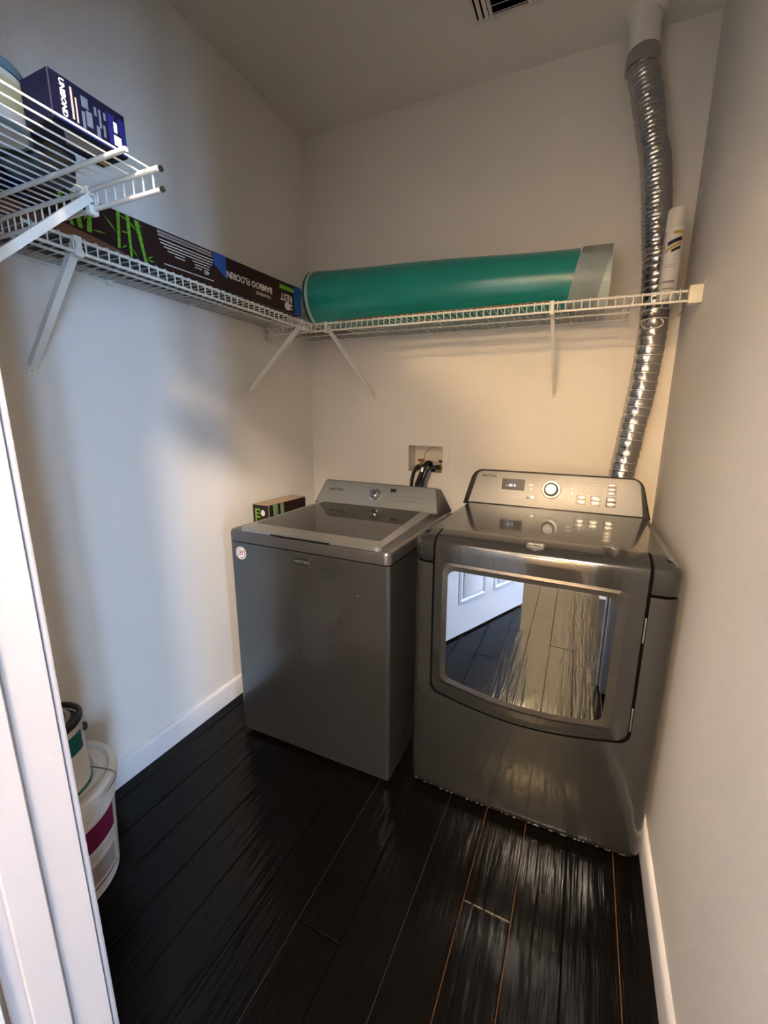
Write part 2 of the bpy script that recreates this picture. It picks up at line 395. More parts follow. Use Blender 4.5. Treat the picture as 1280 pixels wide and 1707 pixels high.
# open six-panel door in the hall
door = thing('door_1', None, None, (DX0-.006, YH-.024, .012), (0, 0, math.atan2(-.898, .44))); door['kind'] = 'structure'
DW = .80
obj('door_leaf', box(B(), (0, -.0, 0), (DW, .030, DH-.02), .002, 1), m_door, door)
for cx0, cx1 in ((.10, .36), (.44, .70)):
    for cz0, cz1 in ((.20, .86), (.98, 1.56), (1.66, 1.92)):
        for dy, s in ((.030, 1), (0, -1)):
            bm = B(); F = lambda x, y, d, dy=dy, s=s: Vector((x, dy+s*d, y))
            P = lambda g: [(cx0+g, cz0+g), (cx1-g, cz0+g), (cx1-g, cz1-g), (cx0+g, cz1-g)]
            ring_prism(bm, P(0), P(.018), F, -.001, .0025, .006)
            ring_prism(bm, P(.018), P(.03), F, -.001, .006, .001)
            prism(bm, P(.042), F, 0, .006, 0, .005)
            obj('door_panel', bm, m_door, door, 30)
kb = B(); lathe(kb, [(0, 0), (.028, 0), (.028, .004), (.011, .007), (.010, .03), (.022, .038), (.027, .050), (.022, .062), (0, .066)], 24)
k = obj('door_knob', kb, m_steel, door, 40); k.location = (DW-.06, .030, .93); k.rotation_euler = (-PI/2, 0, 0)
k2 = mesh_copy(k, 'door_knob', door, (DW-.06, 0, .93)); k2.rotation_euler = (PI/2, 0, 0)

# ceiling lamps of the hall and of the corridor beyond
def ceiling_lamp(label, loc, power, col, m):
    lamp = thing('ceiling_lamp', label, 'lamp', loc, (0, 0, 0), 'round ceiling lamps in the hall')
    obj('lamp_base', lathe(B(), [(0, 0), (.15, 0), (.155, -.012), (.15, -.02), (0, -.02)], 40), m_steel, lamp)
    obj('lamp_shade', lathe(B(), [(.145, -.021), (.14, -.045), (.11, -.07), (.06, -.085), (0, -.09)], 40), m, lamp, 60)
    ld = bpy.data.lights.new('lamp_bulb', 'POINT'); ld.energy = power; ld.color = col; ld.shadow_soft_size = .10
    o = bpy.data.objects.new('lamp_bulb', ld); C.objects.link(o); o.parent = lamp; o.location = (0, 0, -.20)
ceiling_lamp('round frosted ceiling lamp in the hall just outside the laundry door', (1.52, -2.38, H), 86, (1., .83, .67), m_lamp)
ceiling_lamp('round yellow ceiling lamp far down the corridor behind the hall', (1.20, -4.15, H), 60, (1., .68, .34), m_lampy)

# ------------------------------------------------------------------ washer
WSH = .67
wash = thing('washing_machine', 'grey metallic top-load washing machine with smoked glass lid, left of the dryer', 'washing machine', (.207, -.80, 0), (0, 0, .01))
w = WSH; wd = .665
def rrect(x0, y0, x1, y1, r, seg=5): return round_poly([(x0, y0), (x1, y0), (x1, y1), (x0, y1)], r, seg)
Fz = lambda x, y, d: Vector((x, y, d))
obj('cabinet', prism(B(), rrect(0, 0, w, wd, .012), Fz, .022, .829), m_washer, wash)
obj('seam', prism(B(), rrect(.004, .004, w-.004, wd-.004, .010), Fz, .8285, .8345), m_gap, wash)
b = B(); prism(b, rrect(-.002, -.004, w+.002, wd, .022, 7), Fz, .834, .878, 0, .014); obj('top_cap', b, m_wcap, wash, 50)
for x in (.05, w-.05):
    for y in (.05, wd-.05):
        o = obj('levelling_foot', lathe(B(), [(0, 0), (.022, 0), (.022, .008), (.012, .012), (.012, .024), (0, .024)], 16), m_black, wash); o.location = (x, y, 0)
# lid: silver frame with a smoked pane
lo = [(.055, -.004), (.640, -.004), (.612, .535), (.030, .535)]; li = [(.070, .062), (.612, .050), (.566, .530), (.062, .530)]
lid = thing('lid', None, None); lid.parent = wash; lid.name = 'lid'
out = round_poly(lo, [.022, .022, .006, .006], 5); inn = round_poly(li, [.012, .012, .004, .004], 5)
b = B(); ring_prism(b, out, inn, Fz, .876, .889, .893); obj('lid_frame', b, m_lid, lid, 30)
b = B(); prism(b, [tuple(p) for p in inn], Fz, .877, .8925); obj('lid_glass', b, m_glass, lid, 30)
b = B(); prism(b, rrect(.20, -.0075, .45, .012, .004), Fz, .8775, .8795); obj('lid_grip', b, m_gap, lid)
# console wedge
P0, P1 = Vector((0, .556, .886)), Vector((0, .620, .988)); eh = (P1-P0).normalized(); HC = (P1-P0).length
nc = Vector((1, 0, 0)).cross(eh); FC = lambda x, y, d: P0+Vector((x, 0, 0))+eh*y+nc*d
bm = B()
fr = round_poly([(-.012, -.008), (.640, -.008), (.608, HC), (.012, HC)], [.006, .006, .016, .016], 5)
front = [bm.verts.new(FC(x, y, 0)) for x, y in fr]; rim = [bm.verts.new(FC(x, y-.001, -.004)) for x, y in [(p.x+(.004 if p.x > .3 else -.004), p.y) for p in fr]]
def backpt(p):
    t = max(0, min(1, p.y/HC)); return Vector((p.x+(.032 if p.x > .3 else -.006)*(1-t)+(.006 if p.x > .3 else -.002)*t, .655, .880+.100*t))
back = [bm.verts.new(backpt(p)) for p in fr]
n = len(fr)
for a, c in ((front, rim), (rim, back)):
    for k in range(n): bm.faces.new((a[k], a[(k+1) % n], c[(k+1) % n], c[k]))
bm.faces.new(front); bm.faces.new(back[::-1])
obj('console', bm, m_wcap, wash, 30)
b = B(); prism(b, [tuple(p) for p in round_poly([(-.006, -.002), (.632, -.002), (.603, HC-.004), (.014, HC-.004)], [.004, .004, .014, .014], 5)], FC, -.001, .0015); cp = obj('control_panel', b, m_cons, wash, 30)
def fm(x, y, d=.0018): return frame_mx(FC(x, y, d), (1, 0, 0), eh)
text('brand_lettering', 'MAYTAG', .017, fm(.090, .070), m_black, cp, sx=1.15, bold=.0003)
kn = B()
lathe(kn, [(0, .024), (.018, .024), (.022, .021), (.025, .012), (.026, .004), (.031, .003), (.031, 0), (0, 0)], 36)
kn.transform(fm(.305, .060)); obj('dial', kn, m_chrome, wash, 30)
b = B(); prism(b, rrect(.382, .082, .412, .098, .001), FC, 0, .0022); obj('display', b, m_black, wash, 0)
b = B()
for dy, n_, x0, dx in ((.094, 4, .216, .0), (.078, 1, .20, 0)): pass
for k in range(5):
    for sgn in (-1, 1):
        x = .305+sgn*(.048+.006*k % .012); y = .030+.016*k; prism(b, rrect(x-.010, y-.0014, x+.010, y+.0014, .0005, 1), FC, .001, .0019)
for i in range(6):
    for j in range(4):
        x = .435+.028*i; y = .030+.021*j; prism(b, rrect(x-.009, y-.0012, x+.007+.003*((i*j) % 3), y+.0012, .0005, 1), FC, .001, .0019)
obj('printed_legends', b, m_grayp, cp, 0)['kind'] = 'stuff'
b = B()
for i in range(5):
    for j in range(2): prism(b, rrect(.440+.028*i, .037+.024*j, .456+.028*i, .046+.024*j, .002, 2), FC, .001, .0022)
obj('touch_buttons', b, m_lid, cp, 0)
# badge, sticker on the front
FW = lambda x, y, d: Vector((x, -d, y))
b = B(); prism(b, rrect(.298, .785, .368, .807, .002, 2), FW, -.001, .0030); bd = obj('badge', b, m_rub, wash, 0)
text('badge_lettering', 'MAYTAG', .0150, frame_mx((.331, -.0032, .796), (1, 0, 0), (0, 0, 1)), m_lid, bd, bold=.0003)
b = B(); prism(b, rrect(.364, .782, .368, .810, .0005, 1), FW, 0, .0042); obj('badge_bar', b, m_chrome, bd, 0)
b = B(); lathe(b, [(0, 0), (.025, 0), (.025, .0008), (0, .0008)], 32); b.transform(frame_mx((.052, 0, .788), (1, 0, 0), (0, 0, 1))); st = obj('sticker', b, m_white, wash, 0, 'round white sticker with dark striped emblem')
b = B()
for k in range(16):
    a = 2*PI*k/16
    if k in (3, 11): continue
    c, s = math.cos(a)*.0195, math.sin(a)*.0195; prism(b, [(.052+c-.002, .788+s-.003), (.052+c+.002, .788+s-.003), (.052+c+.002, .788+s+.003), (.052+c-.002, .788+s+.003)], FW, .0006, .0011)
obj('sticker_ring_lettering', b, m_slate, st, 0)
b = B()
for k, (dx, dy) in enumerate(((0, .006), (.001, 0), (-.001, -.006))):
    prism(b, [(.042+dx, .786+dy), (.052+dx, .7885+dy), (.062+dx, .788+dy), (.062+dx, .791+dy), (.052+dx, .7915+dy), (.042+dx, .789+dy)], FW, .0006, .0012)
obj('sticker_emblem', b, m_maroon, st, 0)
b = B(); lathe(b, [(0, 0), (.004, 0), (.003, .0015), (0, .002)], 12); b.transform(frame_mx((.554, 0, .711), (1, 0, 0), (0, 0, 1))); obj('indicator_dot', b, m_chrome, wash, 40)

# ------------------------------------------------------------------ dryer
DWD, DDP = .742, .615
dry = thing('clothes_dryer', 'dark graphite front-load clothes dryer with mirrored door window, against right wall', 'dryer', (.935, -.744, 0), (0, 0, .008))
w = DWD; BOW, RC = .012, .040
def vf(u):
    bow = -BOW*(1-((u-w/2)/(w/2))**2); du = max(0, min(u, w-u))
    return bow + (RC-math.sqrt(max(0, RC*RC-(RC-du)**2)) if du < RC else 0)
us = [RC*(1-math.cos(PI/2*k/8)) for k in range(8)]+[RC+(w-2*RC)*k/24 for k in range(25)]; us += [w-u for u in us[:8][::-1]]
plan = [(u, vf(u)) for u in us]+[(w, DDP), (0, DDP)]
def side(d): return min(d, .018)+max(0, d-.018)*.3
def inset_loop(d, shrink_back=False):
    cx, cyy = w/2, .3
    out = []
    for i, (u, v) in enumerate(plan):
        a = Vector(plan[i-1]); c = Vector(plan[(i+1) % len(plan)]); t = (c-a).normalized(); nn = Vector((-t.y, t.x))
        if i >= len(plan)-2: out.append((u-side(d) if i == len(plan)-2 else u+side(d), v))
        else: out.append((u+nn.x*side(d), v+nn.y*d))
    return out
def loft(prof, name, m, parent, ang=50):
    bm = B(); rings = [[bm.verts.new((u, v, z)) for u, v in inset_loop(d)] for d, z in prof]; n = len(rings[0])
    for a, c in zip(rings, rings[1:]):
        for k in range(n): bm.faces.new((a[k], a[(k+1) % n], c[(k+1) % n], c[k]))
    bm.faces.new(rings[0][::-1]); bm.faces.new(rings[-1]); return obj(name, bm, m, parent, ang)
loft([(.006, .026), (.002, .027), (.0, .030), (0, .05), (0, .842), (.003, .8465)], 'cabinet', m_dryer, dry)
loft([(.010, .846), (.010, .856)], 'seam', m_gap, dry)
TOPP = [(.003, .8545), (0, .859), (0, .906), (.0022, .917), (.008, .9245), (.018, .929), (.036, .934), (.064, .9395), (.080, .9415)]
cap_o = loft(TOPP, 'top_cap', m_dryer, dry, 60)
for p_ in cap_o.data.polygons:
    if len(p_.vertices) > 20: p_.use_smooth = False
for x in (.06, w-.06):
    for y in (.07, DDP-.06):
        o = obj('levelling_foot', lathe(B(), [(0, 0), (.024, 0), (.024, .010), (.012, .014), (.012, .032), (0, .032)], 16), m_black, dry); o.location = (x, y, 0)
# door: a patch that follows the bowed front and wraps over the top edge
prof_s = [(0, .30), (0, .906), (.0022, .917), (.008, .9245), (.018, .929), (.036, .934), (.064, .9395), (.092, .942)]
def profile_at(s):
    acc = 0
    for (d0, z0), (d1, z1) in zip(prof_s, prof_s[1:]):
        L = math.hypot(d1-d0, z1-z0)
        if s <= acc+L or (d1, z1) == prof_s[-1]:
            t = (s-acc)/L; td, tz = (d1-d0)/L, (z1-z0)/L
            return d0+(d1-d0)*t, z0+(z1-z0)*t, -tz, td        # outward normal in (d, z) is (-tz, td)
        acc += L
SMAX = sum(math.hypot(b_[0]-a_[0], b_[1]-a_[1]) for a_, b_ in zip(prof_s, prof_s[1:]))
def surf(u, s, off):
    d, z, nd, nz = profile_at(max(0, min(SMAX, s))); return Vector((u, vf(u)+d+nd*off, z+nz*off))
def bottom_s(t):   # curved lower edge of the door, t in 0..1 across
    return .112 - .036*math.sin(PI*min(1, max(0, t))**1.0)**1.1 + .004*t
def patch(name, u0, u1, grow, o0, o1, m, stop, ang=50):
    bm = B(); NU, NS = 56, 44; f = {}; g = {}
    for i in range(NU+1):
        t = .5-.5*math.cos(PI*i/NU); u = u0-grow+(u1-u0+2*grow)*t
        ed = min(t, 1-t)*(u1-u0+2*grow); r = .030
        lift = (r-math.sqrt(max(0, r*r-(r-min(ed, r))**2)))
        s0 = bottom_s(t)+lift-grow
        s1 = stop+grow*.35-lift*.35
        for j in range(NS+1):
            q = j/NS; s = s0+(s1-s0)*(q if j not in (0,) else 0)
            edge = min(i, NU-i, j, NS-j)
            f[i, j] = bm.verts.new(surf(u, s, o1-(min(.0022, o1*.3) if edge == 0 else 0))); 
    for i in range(NU+1):
        for j in range(NS+1):
            if min(i, NU-i, j, NS-j) == 0:
                t = .5-.5*math.cos(PI*i/NU); u = u0-grow+(u1-u0+2*grow)*t; ed = min(t, 1-t)*(u1-u0+2*grow); r = .03
                lift = (r-math.sqrt(max(0, r*r-(r-min(ed, r))**2))); s0 = bottom_s(t)+lift-grow; s1 = stop+grow*.35-lift*.35
                g[i, j] = bm.verts.new(surf(u, s0+(s1-s0)*j/NS, o0))
    for i in range(NU):
        for j in range(NS): bm.faces.new((f[i, j], f[i+1, j], f[i+1, j+1], f[i, j+1]))
    per = [(i, 0) for i in range(NU)]+[(NU, j) for j in range(NS)]+[(i, NS) for i in range(NU, 0, -1)]+[(0, j) for j in range(NS, 0, -1)]
    for a, c in zip(per, per[1:]+per[:1]): bm.faces.new((f[a], f[c], g[c], g[a]))
    return obj(name, bm, m, dry, ang)
patch('door_gap', .080, .660, .0092, -.004, .0024, m_gap, SMAX-.006)
ddoor = patch('door', .080, .660, 0, -.001, .0075, m_dryer, SMAX-.006)
FD = lambda x, y, d: Vector((x, -BOW-.0075-d+.0012*0, y))
def winline(g):
    p = [(.129-g, .480-g), (.20, .463-g), (.28, .450-g), (.37, .444-g), (.46, .447-g), (.53, .457-g), (.590+g, .470-g), (.596+g, .836+g), (.125-g, .840+g)]
    return round_poly(p, [.022, 0, 0, 0, 0, 0, .022, .026, .026], 6)
b = B(); ring_prism(b, winline(.024), winline(.016), FD, -.008, .0005, .0035); ring_prism(b, winline(.016), winline(.000), FD, -.008, .0035, .0008); obj('window_bezel', b, m_dframe, ddoor, 50)
b = B(); prism(b, [tuple(p) for p in winline(.0005)], FD, -.008, .0012); obj('window_glass', b, m_mirror, ddoor, 0)
for z in (.755, .485):
    b = B(); box(b, (.6625, -.0105, z-.036), (.6665, .002, z+.036), .001, 1); obj('hinge', b, m_steel, ddoor)
b = B(); box(b, (.0745, -.006, .56), (.0775, .002, .575), .001, 1); obj('latch', b, m_steel, ddoor)
b = B(); rc_ = random.Random(5)
for k in range(34):
    u = rc_.uniform(.02, w-.05); l = rc_.uniform(.002, .011); h0 = .029+rc_.uniform(-.001, .001); h1 = h0+rc_.uniform(.0012, .0032)
    prism(b, [(u, h0), (u+l, h0), (u+l*.8, h1), (u+l*.2, h1)], lambda x, y, d: Vector((x, vf(x)-d, y)), -.002, .0007)
obj('chipped_edge', b, m_lid, dry, 0)['kind'] = 'stuff'
# shield badge on the sloping top edge of the door
eb_s = .70
def FS(x, y, d): return surf(x, y, .0075+d)
s_mid = SMAX-.064
sh = round_poly([(.348, s_mid-.010), (.372, s_mid-.018), (.396, s_mid-.010), (.396, s_mid+.014), (.348, s_mid+.014)], .003, 2)
b = B(); prism(b, [tuple(p) for p in sh], FS, -.001, .0035); bdg = obj('badge', b, m_lid, ddoor, 0, 'small chrome shield badge')
sh2 = [(.352, s_mid-.004), (.392, s_mid-.004), (.392, s_mid+.010), (.352, s_mid+.010)]
b = B(); prism(b, sh2, FS, 0, .0042); obj('badge_field', b, m_dframe, ddoor, 0)
pa, pb = FS(.372, s_mid-.002, .0046), FS(.372, s_mid+.008, .0046)
text('badge_lettering', 'MAYTAG', .0095, frame_mx((pa+pb)/2, (1, 0, 0), pb-pa), m_white, ddoor, bold=.0002)
# console
P0d, P1d = Vector((0, .560, .938)), Vector((0, .592, 1.087)); ed_ = (P1d-P0d).normalized(); HD = (P1d-P0d).length
nd_ = Vector((1, 0, 0)).cross(ed_); FK = lambda x, y, d: P0d+Vector((x, 0, 0))+ed_*y+nd_*d
fr = round_poly([(.002, -.004), (.733, -.004), (.694, HD), (.040, HD)], [.002, .002, .052, .052], 8)
bm = B(); lv = [(-.030, .004), (-.024, -.0), (-.006, 0), (-.001, .0025), (0, .006)]
rings = []
cxm = .3675
for d, ins in lv:
    rings.append([bm.verts.new(FK(p.x+(ins if p.x < cxm else -ins), p.y-(ins if p.y > .05 else 0), d)) for p in fr])
n = len(fr)
for a, c in zip(rings, rings[1:]):
    for k in range(n): bm.faces.new((a[k], a[(k+1) % n], c[(k+1) % n], c[k]))
bm.faces.new(rings[0][::-1]); bm.faces.new(rings[-1]); obj('console', bm, m_dframe, dry, 50)
pp = round_poly([(.028, .006), (.705, .006), (.686, HD-.008), (.062, HD-.008)], [.002, .002, .030, .030], 7)
b = B(); prism(b, [tuple(p) for p in pp], FK, -.001, .0022, 0, .001); dp = obj('control_panel', b, m_dcons, dry, 30)
def fk(x, y, d=.0025): return frame_mx(FK(x, y, d), (1, 0, 0), ed_)
text('brand_lettering', 'MAYTAG', .0125, fk(.111, .124), m_black, dp, sx=1.2, bold=.0002)
b = B(); prism(b, rrect(.168, .070, .262, .117, .001, 1), FK, 0, .0030); ds = obj('display', b, m_black, dry, 0)
m_led = mat('display_digits', (.3, .33, .36), .5, emit=(.5, .6, .7), estr=.5)
text('display_digits', '- 48 8', .017, fk(.205, .089, .0033), m_led, ds, bold=.0002)
kn = B(); lathe(kn, [(0, .024), (.020, .024), (.0245, .021), (.027, .012), (.028, .005), (.036, .0045), (.038, .003), (.038, 0), (0, 0)], 40)
kn.transform(fk(.368, .084)); obj('dial', kn, m_dial, dry, 30)
def button(x, y, ww, hh_, d=.004):
    b = B(); prism(b, rrect(x-ww/2, y-hh_/2, x+ww/2, y+hh_/2, .002, 2), FK, 0, d, 0, .0012); obj('button', b, m_lid, dry, 30)
button(.290, .044, .032, .012)
for x in (.485, .538, .594):
    b = B(); prism(b, rrect(x-.020, .032, x+.016, .070, .003, 2), FK, 0, .0026); obj('button_recess', b, m_dframe, dry, 0)
    button(x, .061, .032, .013); button(x, .043, .032, .013)
b = B(); prism(b, rrect(.575, .078, .609, .124, .003, 2), FK, 0, .0026); obj('button_recess', b, m_grayp, dry, 0)
for y in (.117, .101, .085): button(.593, y, .029, .009)
for x, y in ((.284, .098), (.284, .080), (.446, .092), (.446, .076)): button(x, y, .018, .006, .0033)
b = B()
for i in range(5):
    for j in range(5):
        x, y = .475+.019*i, .078+.0105*j; prism(b, [(x-.007, y-.001), (x+.004+.002*((i+j) % 3), y-.001), (x+.004+.002*((i+j) % 3), y+.001), (x-.007, y+.001)], FK, .002, .0028)
for k in range(7):
    a = PI*(.02+k/6.*1.0); 
    for sgn in (1, -1):
        x = .368+sgn*(.060+.004*(k % 2)); y = .044+.0125*k; prism(b, [(x-.011, y-.001), (x+.011, y-.001), (x+.011, y+.001), (x-.011, y+.001)], FK, .002, .0028)
for x, y, l in ((.19, .060, .026), (.235, .060, .026), (.632, .045, .026), (.30, .112, .02), (.102, .040, .006), (.368, .124, .012), (.372, .036, .01), (.42, .034, .03)):
    prism(b, [(x-l/2, y-.001), (x+l/2, y-.001), (x+l/2, y+.001), (x-l/2, y+.001)], FK, .002, .0028)
obj('printed_legends', b, m_grayp, dp, 0)['kind'] = 'stuff'

# ------------------------------------------------------------------ vent duct
duct = thing('dryer_duct', 'crinkled silver foil dryer duct rising from dryer to ceiling collar', 'duct', (1.555, -.066, .80))
ctrl = [(1.545, .80), (1.556, 1.09), (1.585, 1.373), (1.597, 1.56), (1.599, 1.68), (1.592, 1.80), (1.572, 1.976), (1.546, 2.159), (1.505, 2.33), (1.466, 2.48)]
def cr(pts, n):
    out = []
    for i in range(len(pts)-1):
        p0, p1, p2, p3 = (Vector(pts[max(0, min(len(pts)-1, i+k))]) for k in (-1, 0, 1, 2))
        for k in range(n):
            t = k/n; out.append(.5*((2*p1)+(p2-p0)*t+(2*p0-5*p1+4*p2-p3)*t*t+(3*p1-p0-3*p2+p3)*t**3))
    out.append(Vector(pts[-1])); return out
fine = cr([(*c, ) for c in ctrl], 60)
path = [Vector((p.x-1.555, -.004*math.sin(p.y*9)-.004*max(0, (p.y-1.9)*4), p.y-.80)) for p in fine]
# arc-length resample
acc = [0.]
for a, c in zip(path, path[1:]): acc.append(acc[-1]+(c-a).length)
STEP = .0026; tot = acc[-1]; pts = []; j = 0; s = 0
while s < tot:
    while acc[j+1] < s: j += 1
    t = (s-acc[j])/(acc[j+1]-acc[j]); pts.append((s, path[j].lerp(path[j+1], t))); s += STEP
bm = B(); NA = 36; fr = frames([p for _, p in pts]); rings = []; ph = 0; ridge = []
rnd = random.Random(3)
dents = [(rnd.uniform(0, tot), rnd.uniform(0, 2*PI), rnd.uniform(.001, .003), rnd.uniform(.02, .05)) for _ in range(40)]
for i, (s, p) in enumerate(pts):
    zz = p.z+.80; pitch = .031 if zz < 1.72 else (.024 if zz < 1.88 else .0135)
    ph += STEP/pitch; ring = []
    for k in range(NA):
        a = 2*PI*k/NA; q = (ph+.25*math.sin(a)*0+a/(2*PI)*(1 if zz > 1.9 else 0)) % 1
        dist = min(q, 1-q)*pitch
        r = .0480+.0018*math.exp(-(dist/.0022)**2)-.0008*math.sin(PI*q)**2
        r += .0007*math.sin(7*a+s*160)+.0006*math.sin(11*a-s*97+2)
        for ds_, da, dd, dw in dents:
            e = abs((a-da+PI) % (2*PI)-PI)*.05; h = (s-ds_)
            if abs(h) < .1: r -= dd*math.exp(-(e*e+h*h)/(dw*dw))
        ring.append(bm.verts.new(p+(fr[i][0]*math.cos(a)+fr[i][1]*math.sin(a))*r)); 
    rings.append(ring); ridge.append(min(ph % 1, 1-ph % 1)*pitch < .0024 and zz < 1.90)
for i, (a, c) in enumerate(zip(rings, rings[1:])):
    for k in range(NA):
        f = bm.faces.new((a[k], a[(k+1) % NA], c[(k+1) % NA], c[k])); f.material_index = 1 if ridge[i] and ridge[i+1] else 0
obj('foil_hose', bm, [m_foil, m_foilw], duct, 60)
top = path[-1]
b = B(); tube(b, [top+Vector((-.001, 0, -.012)), top+Vector((.0, 0, .03)), top+Vector((-.001, 0, .042))], [.0525, .0515, .047], 36); obj('tape_collar', b, m_foil, duct, 50)
b = B(); tube(b, [top+Vector((0, 0, .03)), Vector((top.x-.004, top.y, H-.80-.014)), Vector((top.x-.004, top.y, H-.80-.006)), Vector((top.x-.004, top.y, H-.80-.001))], [.048, .049, .060, .064], 36); obj('ceiling_collar', b, m_wall, duct, 50, 'cream painted pipe collar at the ceiling')
b = B(); tube(b, [(.035*math.cos(a)*1+.036, -.047-.0035, .845+.018*math.sin(a)) for a in [2*PI*k/14 for k in range(15)]], .0022, 6); obj('wire_tie', b, m_chrome, duct, 50)

# ------------------------------------------------------------------ wire shelves
ZS = 1.692; RW, RR = .0018, .0039
def wire_mesh(depth):
    bm = B(); tube(bm, [(0, .004, 0), (0, depth-.003, 0), (0, depth+.0005, -.003), (0, depth+.0005, -.034)], RW, 6)
    me = bpy.data.meshes.new('wire'); bm.to_mesh(me); bm.free(); me.materials.append(m_wire)
    for p in me.polygons: p.use_smooth = True
    return me
def shelf(label, loc, rz, length, depth, braces, mids, skip=None):
    sh = thing('wire_shelf', label, 'shelf', loc, (0, 0, rz), 'white wire shelves around the room')
    me = wire_mesh(depth); me_s = None
    n = int(length/.0254)
    for i in range(n+1):
        x = .004+i*.0254
        if x > length: break
        if skip and skip[0] < x < skip[1]:
            if me_s is None:
                bm = B(); tube(bm, [(0, skip[2], 0), (0, depth-.003, 0), (0, depth+.0005, -.003), (0, depth+.0005, -.034)], RW, 6)
                me_s = bpy.data.meshes.new('wire'); bm.to_mesh(me_s); bm.free(); me_s.materials.append(m_wire)
            o = bpy.data.objects.new('wire', me_s)
        else: o = bpy.data.objects.new('wire', me)
        C.objects.link(o); o.parent = sh; o.location = (x, 0, 0)
    def rod(nm, y, z, x0=0, x1=length): obj(nm, tube(B(), [(x0, y, z), (x1, y, z)], RR, 8), m_wire, sh, 60)
    rod('front_rail', depth-.006, -RR-RW*.5); rod('lip_rail', depth-.001, -.034)
    if skip: rod('back_rail', .009, -RR, skip[1]+.004, length); rod('back_rail', .009, -RR, 0, skip[0]-.004) if skip[0] > .03 else None
    else: rod('back_rail', .009, -RR)
    for y in mids:
        if skip and y < skip[2]: rod('middle_rail', y, -RR-RW*.5, skip[1]+.004, length)
        else: rod('middle_rail', y, -RR-RW*.5)
    for x, x2, wdt in braces:
        bm = B(); bar(bm, (x, depth-.006, -.016), (x2, .013, -.280), wdt, wdt, (1, 0, 0))
        bar(bm, (x2, .0125, -.274), (x2, .0015, -.300), wdt, .004, (1, 0, 0))
        box(bm, (x-wdt*.55, depth-.010, -.044), (x+wdt*.55, depth+.006, -.027), .002, 1); box(bm, (x-wdt*.5, depth-.012, -.012), (x+wdt*.5, depth+.004, .001), .001, 1)
        box(bm, (x-wdt*.4, depth+.002, -.034), (x+wdt*.4, depth+.005, -.004), .001, 1)
        br = obj('support_brace', bm, m_wire, sh, 30)
        bm = B(); lathe(bm, [(0, 0), (.005, 0), (.004, .003), (0, .004)], 10); bm.transform(frame_mx((x2, .004, -.292), (-1, 0, 0), (0, 0, 1))); obj('screw', bm, m_steel, br)
    for x in [k*.28+.1 for k in range(int(length/.28)+1) if k*.28+.1 < length-.05]:
        if skip and skip[0]-.02 < x < skip[1]+.02: continue
        bm = B(); box(bm, (x-.008, 0, -.014), (x+.008, .016, .004), .002, 1); obj('wall_clip', bm, m_wire, sh)
    return sh
shl = shelf('white wire shelf on the left wall carrying the long brown carton', (0, -.338, ZS), -PI/2, .984, .270, [(.060, .110, .014), (.884, .890, .017)], [.135])
shb = shelf('white wire shelf on the back wall carrying the teal roll', (1.689, 0, ZS), PI, 1.685, .335, [(.427, .424, .013), (1.350, 1.296, .013)], [.12], skip=(.010, .168, .135))
b = B(); box(b, (-.003, .318, -.044), (.034, .346, .008), .003, 2); box(b, (-.003, .328, .006), (.001, .375, .014), .001, 1); obj('end_bracket', b, m_cream, shb, 40, 'cream end bracket fixed to right wall')
b = B(); box(b, (1.655, .300, -.055), (1.688, .322, .006), .003, 2); obj('end_bracket', b, m_cream, shb, 40)
shf = shelf('white wire shelf beside the doorway holding the navy carton and tubs', (.002, YF+.001, ZS), 0, .712, .274, [(.522, .470, .0135)], [.217])
for z in (-RR, -.034):
    b = B(); lathe(b, [(0, 0), (.0046, 0), (.0046, .004), (0, .005)], 10); b.transform(frame_mx((.711, .272, z), (0, 1, 0), (0, 0, 1))); obj('rail_tip', b, m_black, shf)

# ------------------------------------------------------------------ long flooring carton on the left shelf
ZD = ZS+RW+.0006
ang = math.atan2(.050, .72)
lbx = thing('flooring_carton', 'long dark brown flooring carton with green bamboo print lying on left shelf', 'carton', (.2935, -.437, ZD), (0, 0, -PI/2-math.atan2(.049, .74)))
# local x runs from the far end towards the doorway, local y points to the wall, so outward face is y=0 -> -y side
LB, HB, DB = 1.06, .104, .185
sgn = -1
# local +y after rotation by about -90 deg is world +x; the body therefore lies at negative y
b = B(); box(b, (0, -DB, 0), (LB, 0, HB), .002, 1); obj('carton_body', b, m_brownbox, lbx)
Fb = lambda x, y, d: Vector((x, d, y))
def mb(x, y, d=.0006): return frame_mx((x, d, y), (1, 0, 0), (0, 0, -1))   # lettering is upside down
def mbr(x, y, d=.0006): return frame_mx((x, d, y), (1, 0, 0), (0, 0, -1))
b = B(); prism(b, [(.0, .0005), (.040, .0005), (.040, HB), (.0, HB)], Fb, -.001, .0010); box(b, (.0, -.06, HB-.001), (.040, .0005, HB+.0006)); tp = obj('tape_strip', b, m_tape, lbx, 0)
b = B(); prism(b, [(.350, HB), (.399, HB), (.396, .068), (.351, .036)], Fb, -.001, .0010); box(b, (.350, -.05, HB-.001), (.399, .0005, HB+.0006)); obj('tape_strip', b, m_tape, lbx, 0)
Frev = frame_mx
def wtext(name, s, size, x, y, m, al='CENTER', sx=1., bold=0.):
    # rotated half a turn: letters run towards the far end and hang downwards
    return text(name, s, size, frame_mx((x, .0007, y), (1, 0, 0), (0, 0, -1)), m, lbx, al, sx, bold)
wtext('title_lettering', 'BAMBOO FLOORIN', .029, .2525, .054, m_white, sx=.78, bold=.0006)
wtext('small_lettering', 'STRANDED', .016, .197, .029, m_white, sx=.85)
wtext('logo_lettering', 'REST', .036, .082, .050, m_white, sx=.80, bold=.0005)
b = B(); prism(b, [(.041, .076), (.115, .076), (.115, .090), (.041, .090)], Fb, 0, .0008); obj('logo_bar', b, m_green, lbx, 0)
